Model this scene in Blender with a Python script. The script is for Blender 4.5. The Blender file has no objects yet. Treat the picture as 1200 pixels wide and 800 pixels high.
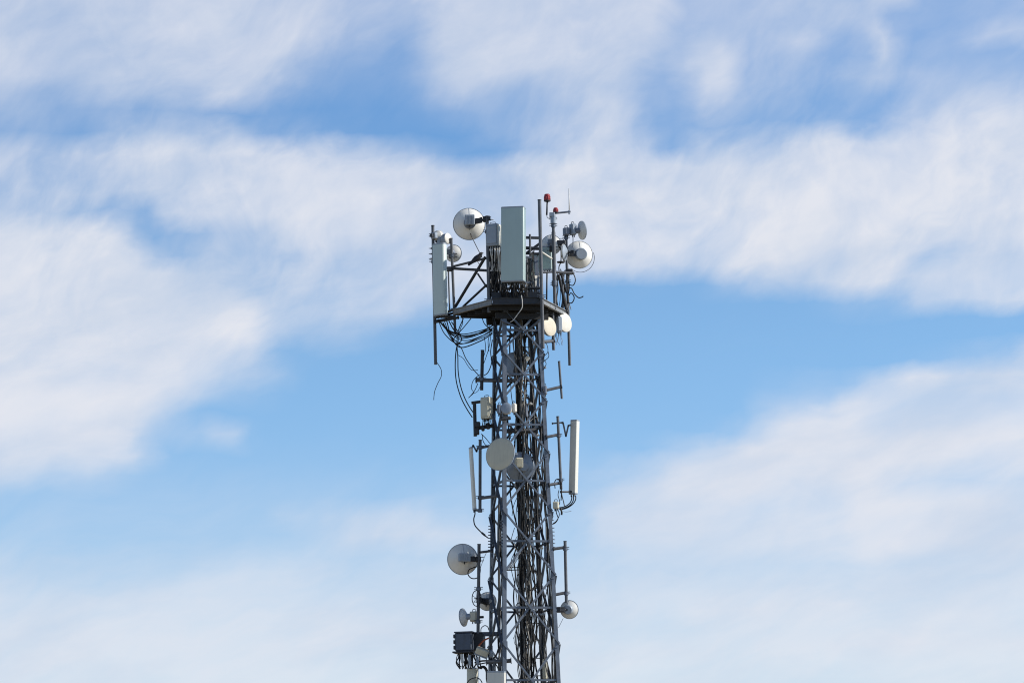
import bpy, math, random
import numpy as np
from mathutils import Vector, Matrix
R = math.radians
rnd = random.Random(11)
scene = bpy.context.scene
COL = scene.collection

# ------------------------------------------------------------------ camera
F = 4000.0 / 1200.0                    # focal length in picture widths
PITCH = math.atan(660 / 4000); ROLL = R(1.1)
CAM = Vector((0, 0, 1.6))
YA = 121.0                             # distance of the tower axis
fw = Vector((0, math.cos(PITCH), math.sin(PITCH)))
u0 = Vector((0, -math.sin(PITCH), math.cos(PITCH))); r0 = Vector((1, 0, 0))
RT = r0 * math.cos(ROLL) - u0 * math.sin(ROLL)
UP = u0 * math.cos(ROLL) + r0 * math.sin(ROLL)
cd = bpy.data.cameras.new('camera'); cam = bpy.data.objects.new('camera', cd); COL.objects.link(cam)
cd.sensor_width = 36; cd.lens = 36 * F; cd.clip_end = 20000; cd.clip_start = 0.5
m = Matrix((RT, UP, -fw)).transposed().to_4x4(); m.translation = CAM
cam.matrix_world = m
scene.camera = cam

def ray(px, py):
    return fw + RT * ((px - 600) / 4000) + UP * ((400 - py) / 4000)
def U(px, py, d=0.0):                  # a point of the place from where the photo shows it and how deep it stands
    v = ray(px, py); return CAM + v * ((YA + d) / v.y)
def UZ(px, py, z):
    v = ray(px, py); return CAM + v * ((z - CAM.z) / v.z)
K = 0.0307                             # metres per photo pixel at the tower

# ------------------------------------------------------------------ materials
def mat(name, col, rough=0.5, metal=0.0, var=0.15, scale=3.0, streak=0.0, dirt=None, spec=0.5, bump=0.0):
    mt = bpy.data.materials.new(name); mt.use_nodes = True
    nt = mt.node_tree; N = nt.nodes; L = nt.links
    b = N['Principled BSDF']
    b.inputs['Metallic'].default_value = metal
    b.inputs['Specular IOR Level'].default_value = spec
    geo = N.new('ShaderNodeNewGeometry')
    n1 = N.new('ShaderNodeTexNoise'); n1.inputs['Scale'].default_value = scale; n1.inputs['Detail'].default_value = 6
    L.new(geo.outputs['Position'], n1.inputs['Vector'])
    rp = N.new('ShaderNodeValToRGB'); rp.color_ramp.elements[0].position = 0.3; rp.color_ramp.elements[1].position = 0.72
    c0 = [c * (1 - var) for c in col]; c1 = [min(1, c * (1 + var)) for c in col]
    rp.color_ramp.elements[0].color = (*c0, 1); rp.color_ramp.elements[1].color = (*c1, 1)
    L.new(n1.outputs['Fac'], rp.inputs['Fac'])
    out = rp.outputs['Color']
    if streak > 0:
        mp = N.new('ShaderNodeMapping'); mp.inputs['Scale'].default_value = (14, 14, 0.8)
        L.new(geo.outputs['Position'], mp.inputs['Vector'])
        n2 = N.new('ShaderNodeTexNoise'); n2.inputs['Scale'].default_value = 1.0; n2.inputs['Detail'].default_value = 5
        L.new(mp.outputs['Vector'], n2.inputs['Vector'])
        r2 = N.new('ShaderNodeValToRGB'); r2.color_ramp.elements[0].position = 0.45; r2.color_ramp.elements[1].position = 0.75
        r2.color_ramp.elements[0].color = (0, 0, 0, 1); r2.color_ramp.elements[1].color = (streak, streak, streak, 1)
        L.new(n2.outputs['Fac'], r2.inputs['Fac'])
        mx = N.new('ShaderNodeMix'); mx.data_type = 'RGBA'
        L.new(r2.outputs['Color'], mx.inputs['Factor']); L.new(out, mx.inputs['A'])
        dc = dirt or (0.18, 0.15, 0.11); mx.inputs['B'].default_value = (*dc, 1)
        out = mx.outputs['Result']
    L.new(out, b.inputs['Base Color'])
    mr = N.new('ShaderNodeMapRange'); mr.inputs['To Min'].default_value = max(0.05, rough - 0.12); mr.inputs['To Max'].default_value = min(1, rough + 0.15)
    L.new(n1.outputs['Fac'], mr.inputs['Value']); L.new(mr.outputs['Result'], b.inputs['Roughness'])
    if bump:
        bp = N.new('ShaderNodeBump'); bp.inputs['Strength'].default_value = bump; bp.inputs['Distance'].default_value = 0.01
        n3 = N.new('ShaderNodeTexNoise'); n3.inputs['Scale'].default_value = 40
        L.new(geo.outputs['Position'], n3.inputs['Vector']); L.new(n3.outputs['Fac'], bp.inputs['Height']); L.new(bp.outputs['Normal'], b.inputs['Normal'])
    return mt
M = dict(
    steel=mat('galvanised_steel', (0.115, 0.145, 0.195), 0.5, 0.3, 0.22, 5, 0.35, (0.12, 0.09, 0.07), bump=0.15),
    pole=mat('weathered_pipe', (0.10, 0.108, 0.125), 0.5, 0.2, 0.25, 6, 0.3, (0.09, 0.07, 0.06)),
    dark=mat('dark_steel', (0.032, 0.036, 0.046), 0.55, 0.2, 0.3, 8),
    grate=mat('deck_grating', (0.014, 0.014, 0.016), 0.7, 0.1, 0.3, 8),
    white=mat('white_radome', (0.66, 0.65, 0.60), 0.42, 0, 0.04, 2, 0.12, (0.4, 0.37, 0.31)),
    dish=mat('white_dish_paint', (0.82, 0.81, 0.78), 0.4, 0, 0.05, 3, 0.12, (0.42, 0.38, 0.32)),
    drum=mat('white_drum_cover', (0.70, 0.685, 0.64), 0.5, 0, 0.05, 4, 0.22, (0.45, 0.40, 0.33)),
    cream=mat('cream_plastic', (0.58, 0.56, 0.46), 0.5, 0, 0.06, 4, 0.12),
    teal=mat('pale_green_radome', (0.42, 0.53, 0.52), 0.42, 0, 0.035, 2, 0.08, (0.3, 0.36, 0.34)),
    pale_teal=mat('paler_green_radome', (0.55, 0.64, 0.63), 0.42, 0, 0.035, 2, 0.08, (0.3, 0.36, 0.34)),
    grey=mat('grey_casing', (0.30, 0.35, 0.42), 0.45, 0.1, 0.08, 5, 0.15),
    slate=mat('blue_grey_casing', (0.16, 0.19, 0.25), 0.5, 0.1, 0.15, 5, 0.2),
    cable=mat('black_cable', (0.016, 0.016, 0.018), 0.55, 0, 0.3, 5, spec=0.3),
    cable2=mat('grey_brown_cable', (0.06, 0.058, 0.057), 0.5, 0, 0.3, 5),
    cable3=mat('highlight_tan_cable', (0.30, 0.285, 0.26), 0.5, 0, 0.25, 5),  # tan tone paints sun highlights into some cables; also the pale wire end
    pale=mat('pale_cable', (0.55, 0.55, 0.54), 0.5, 0, 0.1, 5),
    warm=mat('warm_white_cover', (0.66, 0.635, 0.57), 0.5, 0, 0.05, 5, 0.2, (0.45, 0.38, 0.3)),
    ivory=mat('ivory_cover', (0.62, 0.56, 0.45), 0.5, 0, 0.06, 5, 0.2, (0.42, 0.35, 0.25)),
    navy=mat('dark_blue_casing', (0.075, 0.095, 0.135), 0.5, 0.1, 0.2, 6, 0.25, (0.05, 0.045, 0.04)),
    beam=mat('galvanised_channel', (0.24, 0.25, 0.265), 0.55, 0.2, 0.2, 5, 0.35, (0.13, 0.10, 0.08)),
    red=mat('red_lens', (0.33, 0.026, 0.024), 0.25, 0, 0.12, 10),
    orange=mat('orange_cable', (0.38, 0.09, 0.04), 0.5, 0, 0.1, 5),
    bird=mat('dark_feathers', (0.012, 0.014, 0.022), 0.6, 0, 0.4, 20),
    wing=mat('grey_feathers', (0.018, 0.02, 0.03), 0.6, 0, 0.4, 25),
)

# ------------------------------------------------------------------ mesh helpers
class MB:
    def __init__(s): s.v = []; s.f = []; s.sm = []
    def add(s, vs, fs, smooth):
        o = len(s.v); s.v += [Vector(a) for a in vs]
        for f in fs: s.f.append([i + o for i in f]); s.sm.append(smooth)
        return s
    def box(s, c, size, yaw=0.0, X=None, Y=None, Z=None, bev=0.0):
        c = Vector(c)
        X = X or Vector((math.cos(yaw), math.sin(yaw), 0)); Y = Y or Vector((-math.sin(yaw), math.cos(yaw), 0)); Z = Z or Vector((0, 0, 1))
        hx, hy, hz = [a / 2 for a in size]
        if bev <= 0:
            vs = [c + X * (a * hx) + Y * (b * hy) + Z * (g * hz) for g in (-1, 1) for a, b in ((-1, -1), (1, -1), (1, 1), (-1, 1))]
            return s.add(vs, [(3, 2, 1, 0), (4, 5, 6, 7), (0, 1, 5, 4), (1, 2, 6, 5), (2, 3, 7, 6), (3, 0, 4, 7)], False)
        b = min(bev, hx * .9, hy * .9, hz * .9)
        rings = []
        for z, k in ((-hz, b), (-hz + b, 0), (hz - b, 0), (hz, b)):
            r = []
            for a, e in ((-1, -1), (1, -1), (1, 1), (-1, 1)):
                p1 = (a * (hx - b if True else hx), e * (hy - k)) ; p2 = (a * (hx - k), e * (hy - b))
                pr = [p1, p2]
                if a * e < 0: pr = [p1, p2]
                else: pr = [p2, p1]
                # keep the walk counter-clockwise
                r += pr
            rings.append([c + X * x + Y * y + Z * z for x, y in r])
        return s.loft(rings, False, True)
    def loft(s, rings, smooth=True, caps=True):
        n = len(rings[0]); vs = [p for r in rings for p in r]; fs = []
        for i in range(len(rings) - 1):
            for j in range(n):
                k = (j + 1) % n
                fs.append((i * n + j, i * n + k, (i + 1) * n + k, (i + 1) * n + j))
        s.add(vs, fs, smooth)
        if caps:
            s.add(rings[0], [list(range(n))[::-1]], False); s.add(rings[-1], [list(range(n))], False)
        return s
    def tube(s, p0, p1, r, r2=None, n=12, caps=True):
        p0 = Vector(p0); p1 = Vector(p1); d = (p1 - p0).normalized()
        a = d.orthogonal().normalized(); b = d.cross(a); r2 = r if r2 is None else r2
        return s.loft([[q + (a * math.cos(t) + b * math.sin(t)) * rr for t in [2 * math.pi * i / n for i in range(n)]] for q, rr in ((p0, r), (p1, r2))], True, caps)
    def path(s, pts, r, n=6, caps=True, r_end=None):
        pts = [Vector(p) for p in pts]; rings = []
        d = (pts[1] - pts[0]).normalized(); a = d.orthogonal().normalized()
        for i, p in enumerate(pts):
            q = (pts[min(i + 1, len(pts) - 1)] - pts[max(i - 1, 0)])
            if q.length > 1e-9: d = q.normalized()
            a = (a - d * a.dot(d)).normalized(); b = d.cross(a)
            rr = r if r_end is None else r + (r_end - r) * i / (len(pts) - 1)
            rings.append([p + (a * math.cos(2 * math.pi * j / n) + b * math.sin(2 * math.pi * j / n)) * rr for j in range(n)])
        return s.loft(rings, True, caps)
    def lathe(s, c, axis, prof, n=40, caps=True):
        c = Vector(c); d = Vector(axis).normalized()
        a = d.cross(Vector((0, 0, 1)));
        if a.length < 1e-4: a = Vector((1, 0, 0))
        a.normalize(); b = d.cross(a)
        return s.loft([[c + d * h + (a * math.cos(2 * math.pi * j / n) + b * math.sin(2 * math.pi * j / n)) * r for j in range(n)] for h, r in prof], True, caps)
    def angle(s, p0, p1, w, t, A, B):
        """an L-shaped rolled steel angle from p0 to p1, one flange along A and one along B"""
        p0 = Vector(p0); p1 = Vector(p1); d = (p1 - p0).normalized()
        A = (Vector(A) - d * d.dot(Vector(A))).normalized(); B = Vector(B) - d * d.dot(Vector(B)); B = (B - A * A.dot(B)).normalized()
        pr = [(0, 0), (w, 0), (w, t), (t, t), (t, w), (0, w)]
        return s.loft([[q + A * x + B * y for x, y in pr] for q in (p0, p1)], False, True)

def build(name, mb, material, parent=None, origin=None):
    me = bpy.data.meshes.new(name)
    o = Vector(origin) if origin is not None else Vector((0, 0, 0))
    me.from_pydata([v - o for v in mb.v], [], mb.f); me.validate()
    me.polygons.foreach_set('use_smooth', mb.sm if len(mb.sm) == len(me.polygons) else [False] * len(me.polygons))
    import bmesh
    bm = bmesh.new(); bm.from_mesh(me); bmesh.ops.remove_doubles(bm, verts=bm.verts, dist=1e-6); bmesh.ops.recalc_face_normals(bm, faces=bm.faces)
    for e in bm.edges:
        if len(e.link_faces) == 2 and e.calc_face_angle(0) > R(38): e.smooth = False
    bm.to_mesh(me); bm.free()
    me.materials.append(material)
    ob = bpy.data.objects.new(name, me); COL.objects.link(ob)
    if parent is not None: ob.parent = parent
    return ob
def abs_loc(o):
    p = Vector(o.location)
    while o.parent: o = o.parent; p += o.location
    return p
class Thing:
    def __init__(s, name, label, cat, loc, group=None):
        s.o = bpy.data.objects.new(name, None); COL.objects.link(s.o); s.o.location = loc
        s.o.empty_display_size = 0.2
        s.o['label'] = label; s.o['category'] = cat
        if group: s.o['group'] = group
        s.loc = Vector(loc)
    def part(s, name, mb, material, parent=None, label=None):
        ob = build(name, mb, M[material], parent or s.o, s.loc)
        if label: ob['label'] = label
        return ob
def single(name, mb, material, label, cat, group=None, kind=None):
    c = Vector((sum(v.x for v in mb.v) / len(mb.v), sum(v.y for v in mb.v) / len(mb.v), min(v.z for v in mb.v)))
    ob = build(name, mb, M[material] if isinstance(material, str) else material, None, c); ob.location = c
    if label: ob['label'] = label
    if cat: ob['category'] = cat
    if group: ob['group'] = group
    if kind: ob['kind'] = kind
    return ob
def spline(pts, k=6):
    pts = [Vector(p) for p in pts]
    P = [pts[0] * 2 - pts[1]] + pts + [pts[-1] * 2 - pts[-2]]; out = []
    for i in range(1, len(P) - 2):
        a, b, c, d = P[i - 1:i + 3]
        for j in range(k):
            t = j / k
            out.append(0.5 * ((2 * b) + (c - a) * t + (2 * a - 5 * b + 4 * c - d) * t * t + (3 * b - a - 3 * c + d) * t ** 3))
    out.append(pts[-1]); return out
def cable(pts, r, material, label, group=None, k=6, n=6, name='cable'):
    return single(name, MB().path(spline(pts, k), r, n), material, label, 'cable', group)

# ------------------------------------------------------------------ ground (below the frame)
g = bpy.data.meshes.new('ground'); S = 9000
g.from_pydata([(-S, -S, 0), (S, -S, 0), (S, S, 0), (-S, S, 0)], [], [(0, 1, 2, 3)])
g.materials.append(mat('dry_ground', (0.30, 0.25, 0.17), 0.95, 0, 0.3, 0.08))
go = bpy.data.objects.new('ground', g); COL.objects.link(go); go['kind'] = 'structure'

# ------------------------------------------------------------------ lattice tower
ax = U(610.3, 600, 0); X0, Y0 = ax.x, YA
YAW = R(15)
ex = Vector((math.cos(YAW), math.sin(YAW), 0)); ey = Vector((-math.sin(YAW), math.cos(YAW), 0))
zA = U(606, 400, 0).z; zB = U(613, 790, 0).z
def W(z): return 1.45 + (2.08 - 1.45) * (zA - z) / (zA - zB)
def TL(lx, ly, z):                     # a point inside the tower, lx and ly in half widths
    h = W(z) / 2; return Vector((X0, Y0, z)) + ex * (lx * h) + ey * (ly * h)
CORN = [(-1, -1), (1, -1), (1, 1), (-1, 1)]
dFL = -1.05
jz = [U(589, y, dFL).z for y in (755, 674, 599, 530, 468, 412, 361)]
cz = [U(615, y, -0.8).z for y in (713, 635, 564, 498, 439, 387)]
joints = list(jz); cents = list(cz)
st = [2.75, 2.85, 2.9]
z = joints[0]
low_j = []
for s_ in st: z -= s_; low_j.append(z)
joints = low_j[::-1] + joints
cents = [(joints[i] + joints[i + 1]) / 2 for i in range(3)] + cz
cents[2] = U(615, 798, -0.8).z
zdeck = U(600, 357, -1.35).z
ztop = U(585, 300, -0.8).z
tw = Thing('lattice_tower', 'tall square lattice tower of grey galvanised steel angles carrying all the antennas', 'tower', (X0, Y0, 0))
T_LEG = []
for (sx, sy) in CORN:
    p0 = TL(sx, sy, 0.02); p1 = TL(sx, sy, ztop)
    A = ex * -sx; B = ey * -sy
    T_LEG.append(tw.part('leg', MB().angle(p0, p1, 0.135, 0.016, A, B), 'steel'))
for fi in range(4):
    a = CORN[fi]; b = CORN[(fi + 1) % 4]
    nrm = (ex * (a[0] + b[0]) + ey * (a[1] + b[1])).normalized()     # outward
    def P(c, z, off): return TL(c[0], c[1], z) + nrm * off
    for i in range(len(joints) - 1):
        z0, z1 = joints[i], joints[i + 1]; zc = cents[i]
        seg = (z1 - z0)
        A = Vector((0, 0, 1))
        tw.part('diagonal_brace', MB().angle(P(a, z0, -0.020), P(b, z1, -0.020), 0.075, 0.010, A, -nrm), 'steel')
        tw.part('diagonal_brace', MB().angle(P(b, z0, 0.003), P(a, z1, 0.003), 0.075, 0.010, A, nrm), 'steel')
        tw.part('horizontal_brace', MB().angle(P(a, zc, -0.034), P(b, zc, -0.034), 0.075, 0.010, A, -nrm), 'steel')
    t = (b[0] - a[0], b[1] - a[1]); tv = (ex * t[0] + ey * t[1]).normalized()
    for i in range(len(joints)):
        for c, s_ in ((a, 1), (b, -1)):
            q = TL(c[0], c[1], joints[i]) + tv * (s_ * 0.085) + nrm * 0.024
            tw.part('gusset_plate', MB().box(q, (0.15, 0.012, 0.22), X=tv, Y=nrm), 'steel')
# step bolts on three legs
for ci, (y0, y1) in ((0, (612, 642)), (1, (606, 642)), (3, (612, 640))):
    sx, sy = CORN[ci]
    zz0 = U(600, y1, -0.5).z; zz1 = U(600, y0, -0.5).z
    for i in range(9):
        zz = zz0 + (zz1 - zz0) * i / 8
        q = TL(sx, sy, zz); dirn = ex * sx
        tw.part('step_bolt', MB().tube(q + dirn * -0.005 + ey * (-sy * 0.05), q + dirn * 0.085 + ey * (-sy * 0.05), 0.017, n=6), 'steel')
# short crossings above the deck
for z in (zdeck + 0.9, ztop - 0.05):
    for fi in range(4):
        a = CORN[fi]; b = CORN[(fi + 1) % 4]; nrm = (ex * (a[0] + b[0]) + ey * (a[1] + b[1])).normalized()
        tw.part('horizontal_brace', MB().angle(TL(*a, z) - nrm * .034, TL(*b, z) - nrm * .034, 0.075, 0.01, (0, 0, 1), -nrm), 'steel')
# foot blocks on the ground
for c in CORN:
    q = TL(c[0], c[1], 0.0); tw.part('footing', MB().box(q + Vector((0, 0, 0.17)), (0.7, 0.7, 0.3), YAW, bev=0.03), 'cream')

# cable ladder inside
cl = Thing('cable_ladder', 'dark steel cable ladder standing upright inside the tower behind the cables', 'cable ladder', TL(0, 0.3, 0))
zt = zdeck + 0.2
for lx in (0.02, 0.72):
    cl.part('rail', MB().box(TL(lx, 0.35, zt / 2), (0.09, 0.05, zt), YAW, Z=(TL(lx, .35, zt) - TL(lx, .35, 0)).normalized()), 'dark')
zz = 9.0
while zz < zt:
    cl.part('rung', MB().tube(TL(0.02, .35, zz), TL(0.72, .35, zz), 0.017, n=6), 'dark'); zz += 0.62

# ------------------------------------------------------------------ platform
pf = Thing('platform', 'dark grating work platform around the tower top with grey channel edges', 'platform', Vector((X0, Y0, zdeck)))
deckpx = [(577, 357), (634, 356), (665, 372), (612, 374), (533, 368.5)]
dk = [UZ(x, y, zdeck) for x, y in deckpx]
Zv = Vector((0, 0, 1))
top = [p + Zv * 0.05 for p in dk]
mb = MB().loft([dk, top], False, True); pf.part('deck', mb, 'grate')
cen = sum(dk, Vector()) / 5
for i in range(5):
    a, b = dk[i], dk[(i + 1) % 5]; t = (b - a).normalized(); nrm = Vector((t.y, -t.x, 0))
    L = (b - a).length
    h = 0.20 if i != 0 else 0.25
    q = (a + b) / 2 + nrm * 0.035 + Zv * (h / 2 - 0.012)
    mb = MB().box(q, (L - 0.004, 0.05, h), X=t, Y=nrm)
    mb.box(q + nrm * 0.05 + Zv * (h / 2 - 0.011), (L - .01, 0.05, 0.02), X=t, Y=nrm); mb.box(q + nrm * 0.05 - Zv * (h / 2 - 0.011), (L - .01, 0.05, 0.02), X=t, Y=nrm)
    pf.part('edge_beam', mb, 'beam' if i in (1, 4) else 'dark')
for k in range(5):
    t = 0.12 + 0.19 * k
    a = dk[0].lerp(dk[4], t); b = dk[1].lerp(dk[2], t)
    pf.part('joist', MB().box((a + b) / 2 - Zv * 0.085, ((b - a).length - 0.1, 0.06, 0.16), X=(b - a).normalized(), Y=Vector((-(b - a).y, (b - a).x, 0)).normalized()), 'grate')
a = TL(-1.15, -0.2, zdeck - 0.14); 
pf.part('bearer', MB().box(TL(0, -0.95, zdeck - 0.3), (1.95, 0.12, 0.22), YAW), 'grate')
pf.part('bearer', MB().box(TL(0, 0.95, zdeck - 0.3), (1.9, 0.12, 0.22), YAW), 'grate')
# low guard rail at the front and right
for (xa, xb, y, r) in ((611, 633, 337.5, .045), (611, 633, 344, .03)):
    pf.part('guard_rail', MB().tube(U(xa, y, -1.0), U(xb, y, -1.0), r), 'dark')
for x in (612, 621, 629):
    pf.part('rail_post', MB().tube(U(x, 335, -1.0), U(x, 352, -1.0), .03), 'dark')
pf.part('support_angle', MB().angle(U(634, 376, -1.2), U(612, 394, -0.62), .09, .01, (0, 0, 1), (0, -1, 0)), 'steel')
pf.part('support_angle', MB().angle(U(586, 376, -.95), U(612, 388, -0.62), .09, .01, (0, 0, 1), (0, -1, 0)), 'steel')
# toe board
pf.part('toe_board', MB().box(U(604, 346.5, -1.1), (1.7, 0.04, 0.26)), 'dark')

# ------------------------------------------------------------------ generic builders
def pole_thing(top, bot, r, label, arms=(), clamps=(), material='pole', name='mounting_pole', group=None, cap=True):
    """top/bot = (px,py,d)"""
    p0 = U(*bot); p1 = U(*top)
    t = Thing(name, label, 'pole', p0, group)
    mb = MB().tube(p0, p1, r, n=14)
    d = (p1 - p0).normalized()
    t.part('pipe', mb, material)
    if cap: t.part('end_cap', MB().tube(p1 + d * 0.002, p1 + d * 0.03, r * 1.12, n=14), 'dark')
    for (a, b, ra) in arms:
        A, B = U(*a), U(*b)
        arm = t.part('arm', MB().tube(A, B, ra, n=10), 'pole')
        dd = (B - A).normalized()
        t.part('flange', MB().tube(A - dd * 0.012, A + dd * 0.02, ra * 1.55, n=10).tube(B - dd * .02, B + dd * .012, ra * 1.5, n=10), 'dark')
    L = (p1 - p0).length
    for f in clamps:
        q = p0.lerp(p1, f)
        mb = MB().tube(q - d * 0.05, q + d * 0.05, r * 1.5, n=12)
        mb.tube(q + Vector((-r * 2.6, -r * .9, 0)), q + Vector((r * 2.6, -r * .9, 0)), 0.012, n=6)
        mb.tube(q + Vector((-r * 2.6, -r * .9, .06)), q + Vector((r * 2.6, -r * .9, .06)), 0.012, n=6)
        t.part('clamp', mb, 'steel')
    return t

def frame_of(n):
    n = Vector(n).normalized(); a = n.cross(Zv).normalized(); b = a.cross(n).normalized(); return n, a, b

def dish(px, py, d, rpx, n, label, depth=0.28, hub=None, radio=None, hubm='grey', mat_='dish', shroud=0.0, group=None, name='dish_antenna', arm_to=None, front='drum', hub_r=0.33, radio_m='grey', cat='dish antenna', ribs=True, rad_off=(0, 0), seam=True):
    """a microwave dish: convex back, rolled rim, flat cover, hub, radio and arm. px,py = centre of its rim"""
    c = U(px, py, d); r = rpx * K
    n, a, b = frame_of(n)
    t = Thing(name, label, cat, c, group)
    D = depth * r * 2
    prof = []
    rh = r * 0.16
    for i in range(11):
        q = i / 10; rr = rh + (r - rh) * q
        prof.append((-D * (1 - (rr / r) ** 2) , rr))
    if shroud: prof.append((shroud, r))
    back = [(-D - 0.0, 0.001)] + prof
    t.part('reflector', MB().lathe(c, n, back, 48, False), mat_)
    e = shroud
    t.part('rim', MB().lathe(c, n, [(e - 0.012, r * 1.002), (e - 0.012, r * 1.025), (e + 0.022, r * 1.025), (e + 0.022, r * 1.0)], 48, False), 'grey')
    cov = MB().lathe(c, n, [(e + 0.016, r * 1.0), (e + 0.035, r * 0.93), (e + 0.05, r * 0.6), (e + 0.054, 0.001)], 48, False)
    t.part('cover', cov, front)
    # hub drum on the back
    hr = r * hub_r; z0 = -D * 0.93; z1 = -D - 0.10 - 0.15 * r
    hb = t.part('hub', MB().lathe(c, n, [(z0 * 0.8, hr), (z1 + 0.03, hr), (z1, hr * 0.86), (z1, 0.001)], 28, False), hubm)
    if radio:
        w, h, dp = radio
        q = c + n * (z1 - dp / 2 - 0.01) + a * rad_off[0] + b * rad_off[1]
        mb = MB().box(q, (w, dp, h), X=a, Y=n, Z=b, bev=0.02)
        rd = t.part('radio_unit', mb, radio_m)
        fins = MB()
        for k in range(6):
            fins.box(q - n * (dp / 2 + 0.012) + a * (w * (-0.38 + 0.152 * k)), (0.012, 0.03, h * 0.8), X=a, Y=n, Z=b)
        t.part('cooling_fins', fins, radio_m, rd)
        t.part('connector', MB().tube(q - b * (h / 2 + .001), q - b * (h / 2 + 0.09), 0.022, n=8), 'dark', rd)
    if arm_to:
        q0 = c + n * (z1 * 0.85); q1 = U(*arm_to)
        t.part('bracket', MB().tube(q0, q1, 0.05, n=8).box(q0.lerp(q1, .55), ((q1 - q0).length * .45, 0.10, 0.19), X=(q1 - q0).normalized(), Y=(q1 - q0).normalized().cross(Zv).normalized()), 'dark')
        t.part('clamp', MB().box(q1, (0.2, 0.16, 0.2), bev=.02).tube(q1 + Vector((-.18, -.09, .06)), q1 + Vector((.2, -.09, .06)), .014, n=6).tube(q1 + Vector((-.18, -.09, -.06)), q1 + Vector((.2, -.09, -.06)), .014, n=6), 'dark')
    if ribs:
        mb = MB()
        for k in range(1):
            th = R(90 + 120 * k)
            pts = []
            for i in range(6):
                rr = r * (0.3 + 0.69 * i / 5)
                pts.append(c + n * (-D * (1 - (rr / r) ** 2) - 0.006) + (a * math.cos(th) + b * math.sin(th)) * rr)
            mb.path(pts, 0.007, 5)
        t.part('seam', mb, 'grey')
    return t

def rounded(w, dp, k, n=5):
    """plan outline of a panel radome: flat back, rounded front; x across, y to the back"""
    pts = []
    for (cx, cy, a0) in ((w / 2 - k, -dp / 2 + k, -90), (w / 2 - k * .4, dp / 2 - k * .4, 0), (-w / 2 + k * .4, dp / 2 - k * .4, 90), (-w / 2 + k, -dp / 2 + k, 180)):
        kk = k if cy < 0 else k * .4
        for i in range(n + 1):
            t = R(a0 + 90 * i / n); pts.append((cx + kk * math.cos(t), cy + kk * math.sin(t)))
    return pts

def panel(top, bot, w, dp, yaw, label, rnd_=0.06, material='white', cap='grey', pole=None, conns=6, group=None, brackets=True):
    """top, bot = (px,py,d) of the axis ends; yaw turns the front to the left (+) of the camera"""
    p1 = U(*top); p0 = U(*bot); d = (p1 - p0).normalized()
    X = Vector((math.cos(yaw), -math.sin(yaw), 0)); X = (X - d * d.dot(X)).normalized(); Y = d.cross(X).normalized()
    t = Thing('panel_antenna', label, 'panel antenna', p0, group)
    pr = rounded(w, dp, rnd_)
    def ring(q, s): return [q + X * (x * s) + Y * (y * s) for x, y in pr]
    t.part('radome', MB().loft([ring(p0 + d * .03, 1), ring(p1 - d * .03, 1), ring(p1, .96)], True, True), material)
    t.part('bottom_cap', MB().loft([ring(p0, .95), ring(p0 + d * .02, 1.015), ring(p0 + d * .05, 1.015)], True, True), cap)
    t.part('top_cap', MB().loft([ring(p1 - d * .035, 1.008), ring(p1 + d * .012, 1.008), ring(p1 + d * .02, .93)], True, True), cap)
    for i in range(conns):
        q = p0 + X * (w * (-.36 + .72 * (i + .5) / conns)) + Y * (dp * (.1 if i % 2 else -.15))
        t.part('connector', MB().tube(q + d * .001, q - d * 0.09, 0.018, n=8), 'dark')
    if brackets:
        L = (p1 - p0).length
        for f in (.12, .88):
            q = p0 + d * (L * f) + Y * (dp / 2)
            t.part('bracket', MB().box(q + Y * .07, (0.14, .15, .09), X=X, Y=Y, Z=d).box(q + Y * .16, (.22, .04, .12), X=X, Y=Y, Z=d), 'dark')
    return t

def unit(px0, py0, px1, py1, d, dp, yaw, label, material, name='radio_unit', cat='radio unit', ports=4, side=None, fins=True, group=None, sunshield=True):
    a = U(px0, (py0 + py1) / 2, d); b = U(px1, (py0 + py1) / 2, d)
    w = (b - a).length; h = (U(px0, py0, d) - U(px0, py1, d)).length
    c = (a + b) / 2
    X = Vector((math.cos(yaw), -math.sin(yaw), 0)); Y = Vector((math.sin(yaw), math.cos(yaw), 0))
    t = Thing(name, label, cat, c - Zv * (h / 2), group)
    t.part('casing', MB().box(c, (w, dp, h), X=X, Y=Y, bev=0.025), material)
    if sunshield:
        t.part('front_cover', MB().box(c - Y * (dp / 2 + .016), (w * .86, .03, h * .8), X=X, Y=Y, bev=.012), material)
    if side:
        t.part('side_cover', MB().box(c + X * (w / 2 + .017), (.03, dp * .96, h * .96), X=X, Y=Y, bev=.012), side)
    if fins:
        mb = MB()
        for k in range(7):
            mb.box(c + X * (w / 2 + .018) + Y * (dp * (-.4 + .8 * k / 6)), (.036, .012, h * .8), X=X, Y=Y)
        t.part('cooling_fins', mb, side or material)
    t.part('handle', MB().path(spline([c + Zv * (h / 2 - .005) - X * w * .25, c + Zv * (h / 2 + .07) - X * w * .2, c + Zv * (h / 2 + .07) + X * w * .2, c + Zv * (h / 2 - .005) + X * w * .25], 5), .011), 'dark')
    for k in range(ports):
        q = c - Zv * (h / 2) + X * (w * (-.36 + .72 * (k + .5) / ports)) - Y * (dp * .15)
        t.part('connector', MB().tube(q + Zv * .001, q - Zv * .08, .019, n=8), 'dark')
    return t

# ------------------------------------------------------------------ ON THE PLATFORM
# big front panel
panel((601.6, 243.5, -1.45), (601.6, 331, -1.45), 0.84, 0.36, R(12), 'large pale green panel antenna, widest of all, upright at the front of the platform', 0.05, 'teal', 'grey', conns=8)
pole_thing((602, 258, -1.12), (602.5, 352, -1.12), 0.05, 'short pipe hidden mostly behind the large pale green panel', clamps=(.2, .8))
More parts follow.
